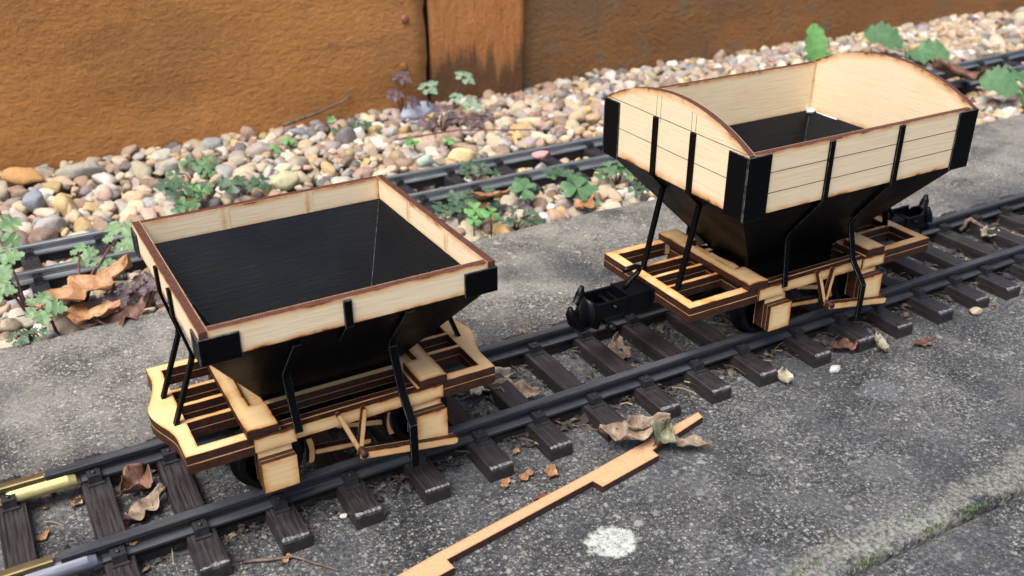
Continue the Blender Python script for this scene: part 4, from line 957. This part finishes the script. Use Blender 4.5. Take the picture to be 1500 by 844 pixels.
# litter on the track bed: uncountable scraps
mb = MB(); LC = [(.05, .035, .025), (.10, .065, .04), (.20, .13, .075), (.30, .22, .13), (.03, .024, .020), (.025, .02, .018), (.16, .14, .10), (.07, .075, .04)]
for i in range(4200):
    x = rng.uniform(-.13, .56); m_ = rng.random()
    if m_ < .50: y = rng.uniform(-.045, .045)
    elif m_ < .80: y = -.0285 + rng.normal(0, .006)
    else: y = rng.choice([-.047, .030, -.020, .020]) + rng.normal(0, .005)
    if y < -.036 and rng.random() < .85: continue
    if y < -.030 and rng.random() < .5: continue
    if x < -.02 and rng.random() < .55: continue
    c = LC[rng.choice(8, p=[.22, .14, .09, .04, .23, .18, .04, .06])]; z = rng.uniform(.0003, .0026); a = rng.uniform(0, 6.28)
    if rng.random() < .45:
        L = rng.uniform(.003, .012); p = Vector((x, y, z)); d = Vector((math.cos(a), math.sin(a), rng.normal(0, .12))) * L
        mb.add([p, p + d * .5 + Vector((0, 0, .0008)) , p + d, p + Vector((.0003, .0003, .0004)), p + d * .5 + Vector((.0004, .0004, .0011)), p + d + Vector((.0003, .0003, .0003))], [(0, 1, 4, 3), (1, 2, 5, 4)], col=c)
    else:
        s_ = rng.uniform(.0008, .0034); u = Vector((math.cos(a), math.sin(a), rng.normal(0, .35))) * s_; v = Vector((-math.sin(a), math.cos(a), rng.normal(0, .35))) * s_ * rng.uniform(.4, .9); p = Vector((x, y, z))
        mb.add([p - u, p - v * .8, p + u * .9, p + v, p + Vector((0, 0, s_ * .35))], [(0, 1, 4), (1, 2, 4), (2, 3, 4), (3, 0, 4)], col=c)
tag(mb.build('leaf_litter', LITTER), 'dark crumbs and shreds of leaf litter along the track bed', 'leaf litter', kind='stuff')

# moss along the slab joint
mb = MB()
for i in range(2600):
    t = rng.random(); x = rng.uniform(.06, .55); nz = noise.noise((x * 55, 0, 4))
    row = rng.random()
    if row < .62:
        if nz < .02: continue
        y = -.1497 + rng.normal(.0008, .0011)
    else:
        if noise.noise((x * 38, 8, 1)) < .12: continue
        y = -.1405 + .0015 * noise.noise((x * 40, 2, 2)) + rng.normal(0, .0011)
    a = rng.uniform(0, 6.28); h = rng.uniform(.0006, .0019); b = Vector((x, y, -.0004)); s_ = .0004; d = Vector((math.cos(a), math.sin(a), 0)) * s_
    mb.add([b - d, b + d, b + Vector((rng.normal(0, .0005), rng.normal(0, .0005), h))], [(0, 1, 2)])
tag(mb.build('moss', MOSS), 'green moss growing in and beside the joint of the paving', 'moss', kind='stuff')

# ------------------------------------------------------------------ laser cut wooden strip in front
OUT = [(-.0600, -.0842), (-.0138, -.0750), (.0594, -.0632), (.1207, -.0517), (.1201, -.0556), (.1015, -.0603), (.0877, -.0640), (.0877, -.0679), (.0573, -.0732), (.0559, -.0685), (-.0113, -.0795), (-.0108, -.0842), (-.0600, -.0925)]
mb = MB(); plate(mb, OUT[::-1], [], .0002, .0030, XY, .0010)
tag(mb.build('wooden_strip', [MDF, MDF_E]), 'stepped laser cut wooden strip with dark edges lying on the concrete in front', 'wooden strip')

# a few loose pebbles and white chips by the sleepers
for x, y, r, col, lab in ((.2310, .2600, .0050, (.62, .30, .28), 'pink pebble between the two steel rails left of the right wagon'), (.1985, -.0535, .0026, (.55, .54, .50), 'pale stone chip against a sleeper end under the right wagon'), (.0895, .0150, .0022, (.6, .6, .58), 'tiny white grit between the bare middle sleepers'), (.3030, -.0490, .0030, (.45, .36, .24), 'small tan pebble between sleeper ends at the right'), (-.0330, -.0380, .0014, (.6, .58, .5), 'tiny pale grit before the near rail, left')):
    v = blob(int(r * 1e5), .35) * (np.array((1.3, .9, .7)) * r); mb = MB(); mb.add(v.tolist(), F2.tolist(), 0, smooth=True, col=col); tag(mb.build('stone', STONE, None, (x, y, r * .55)), lab, 'stone')
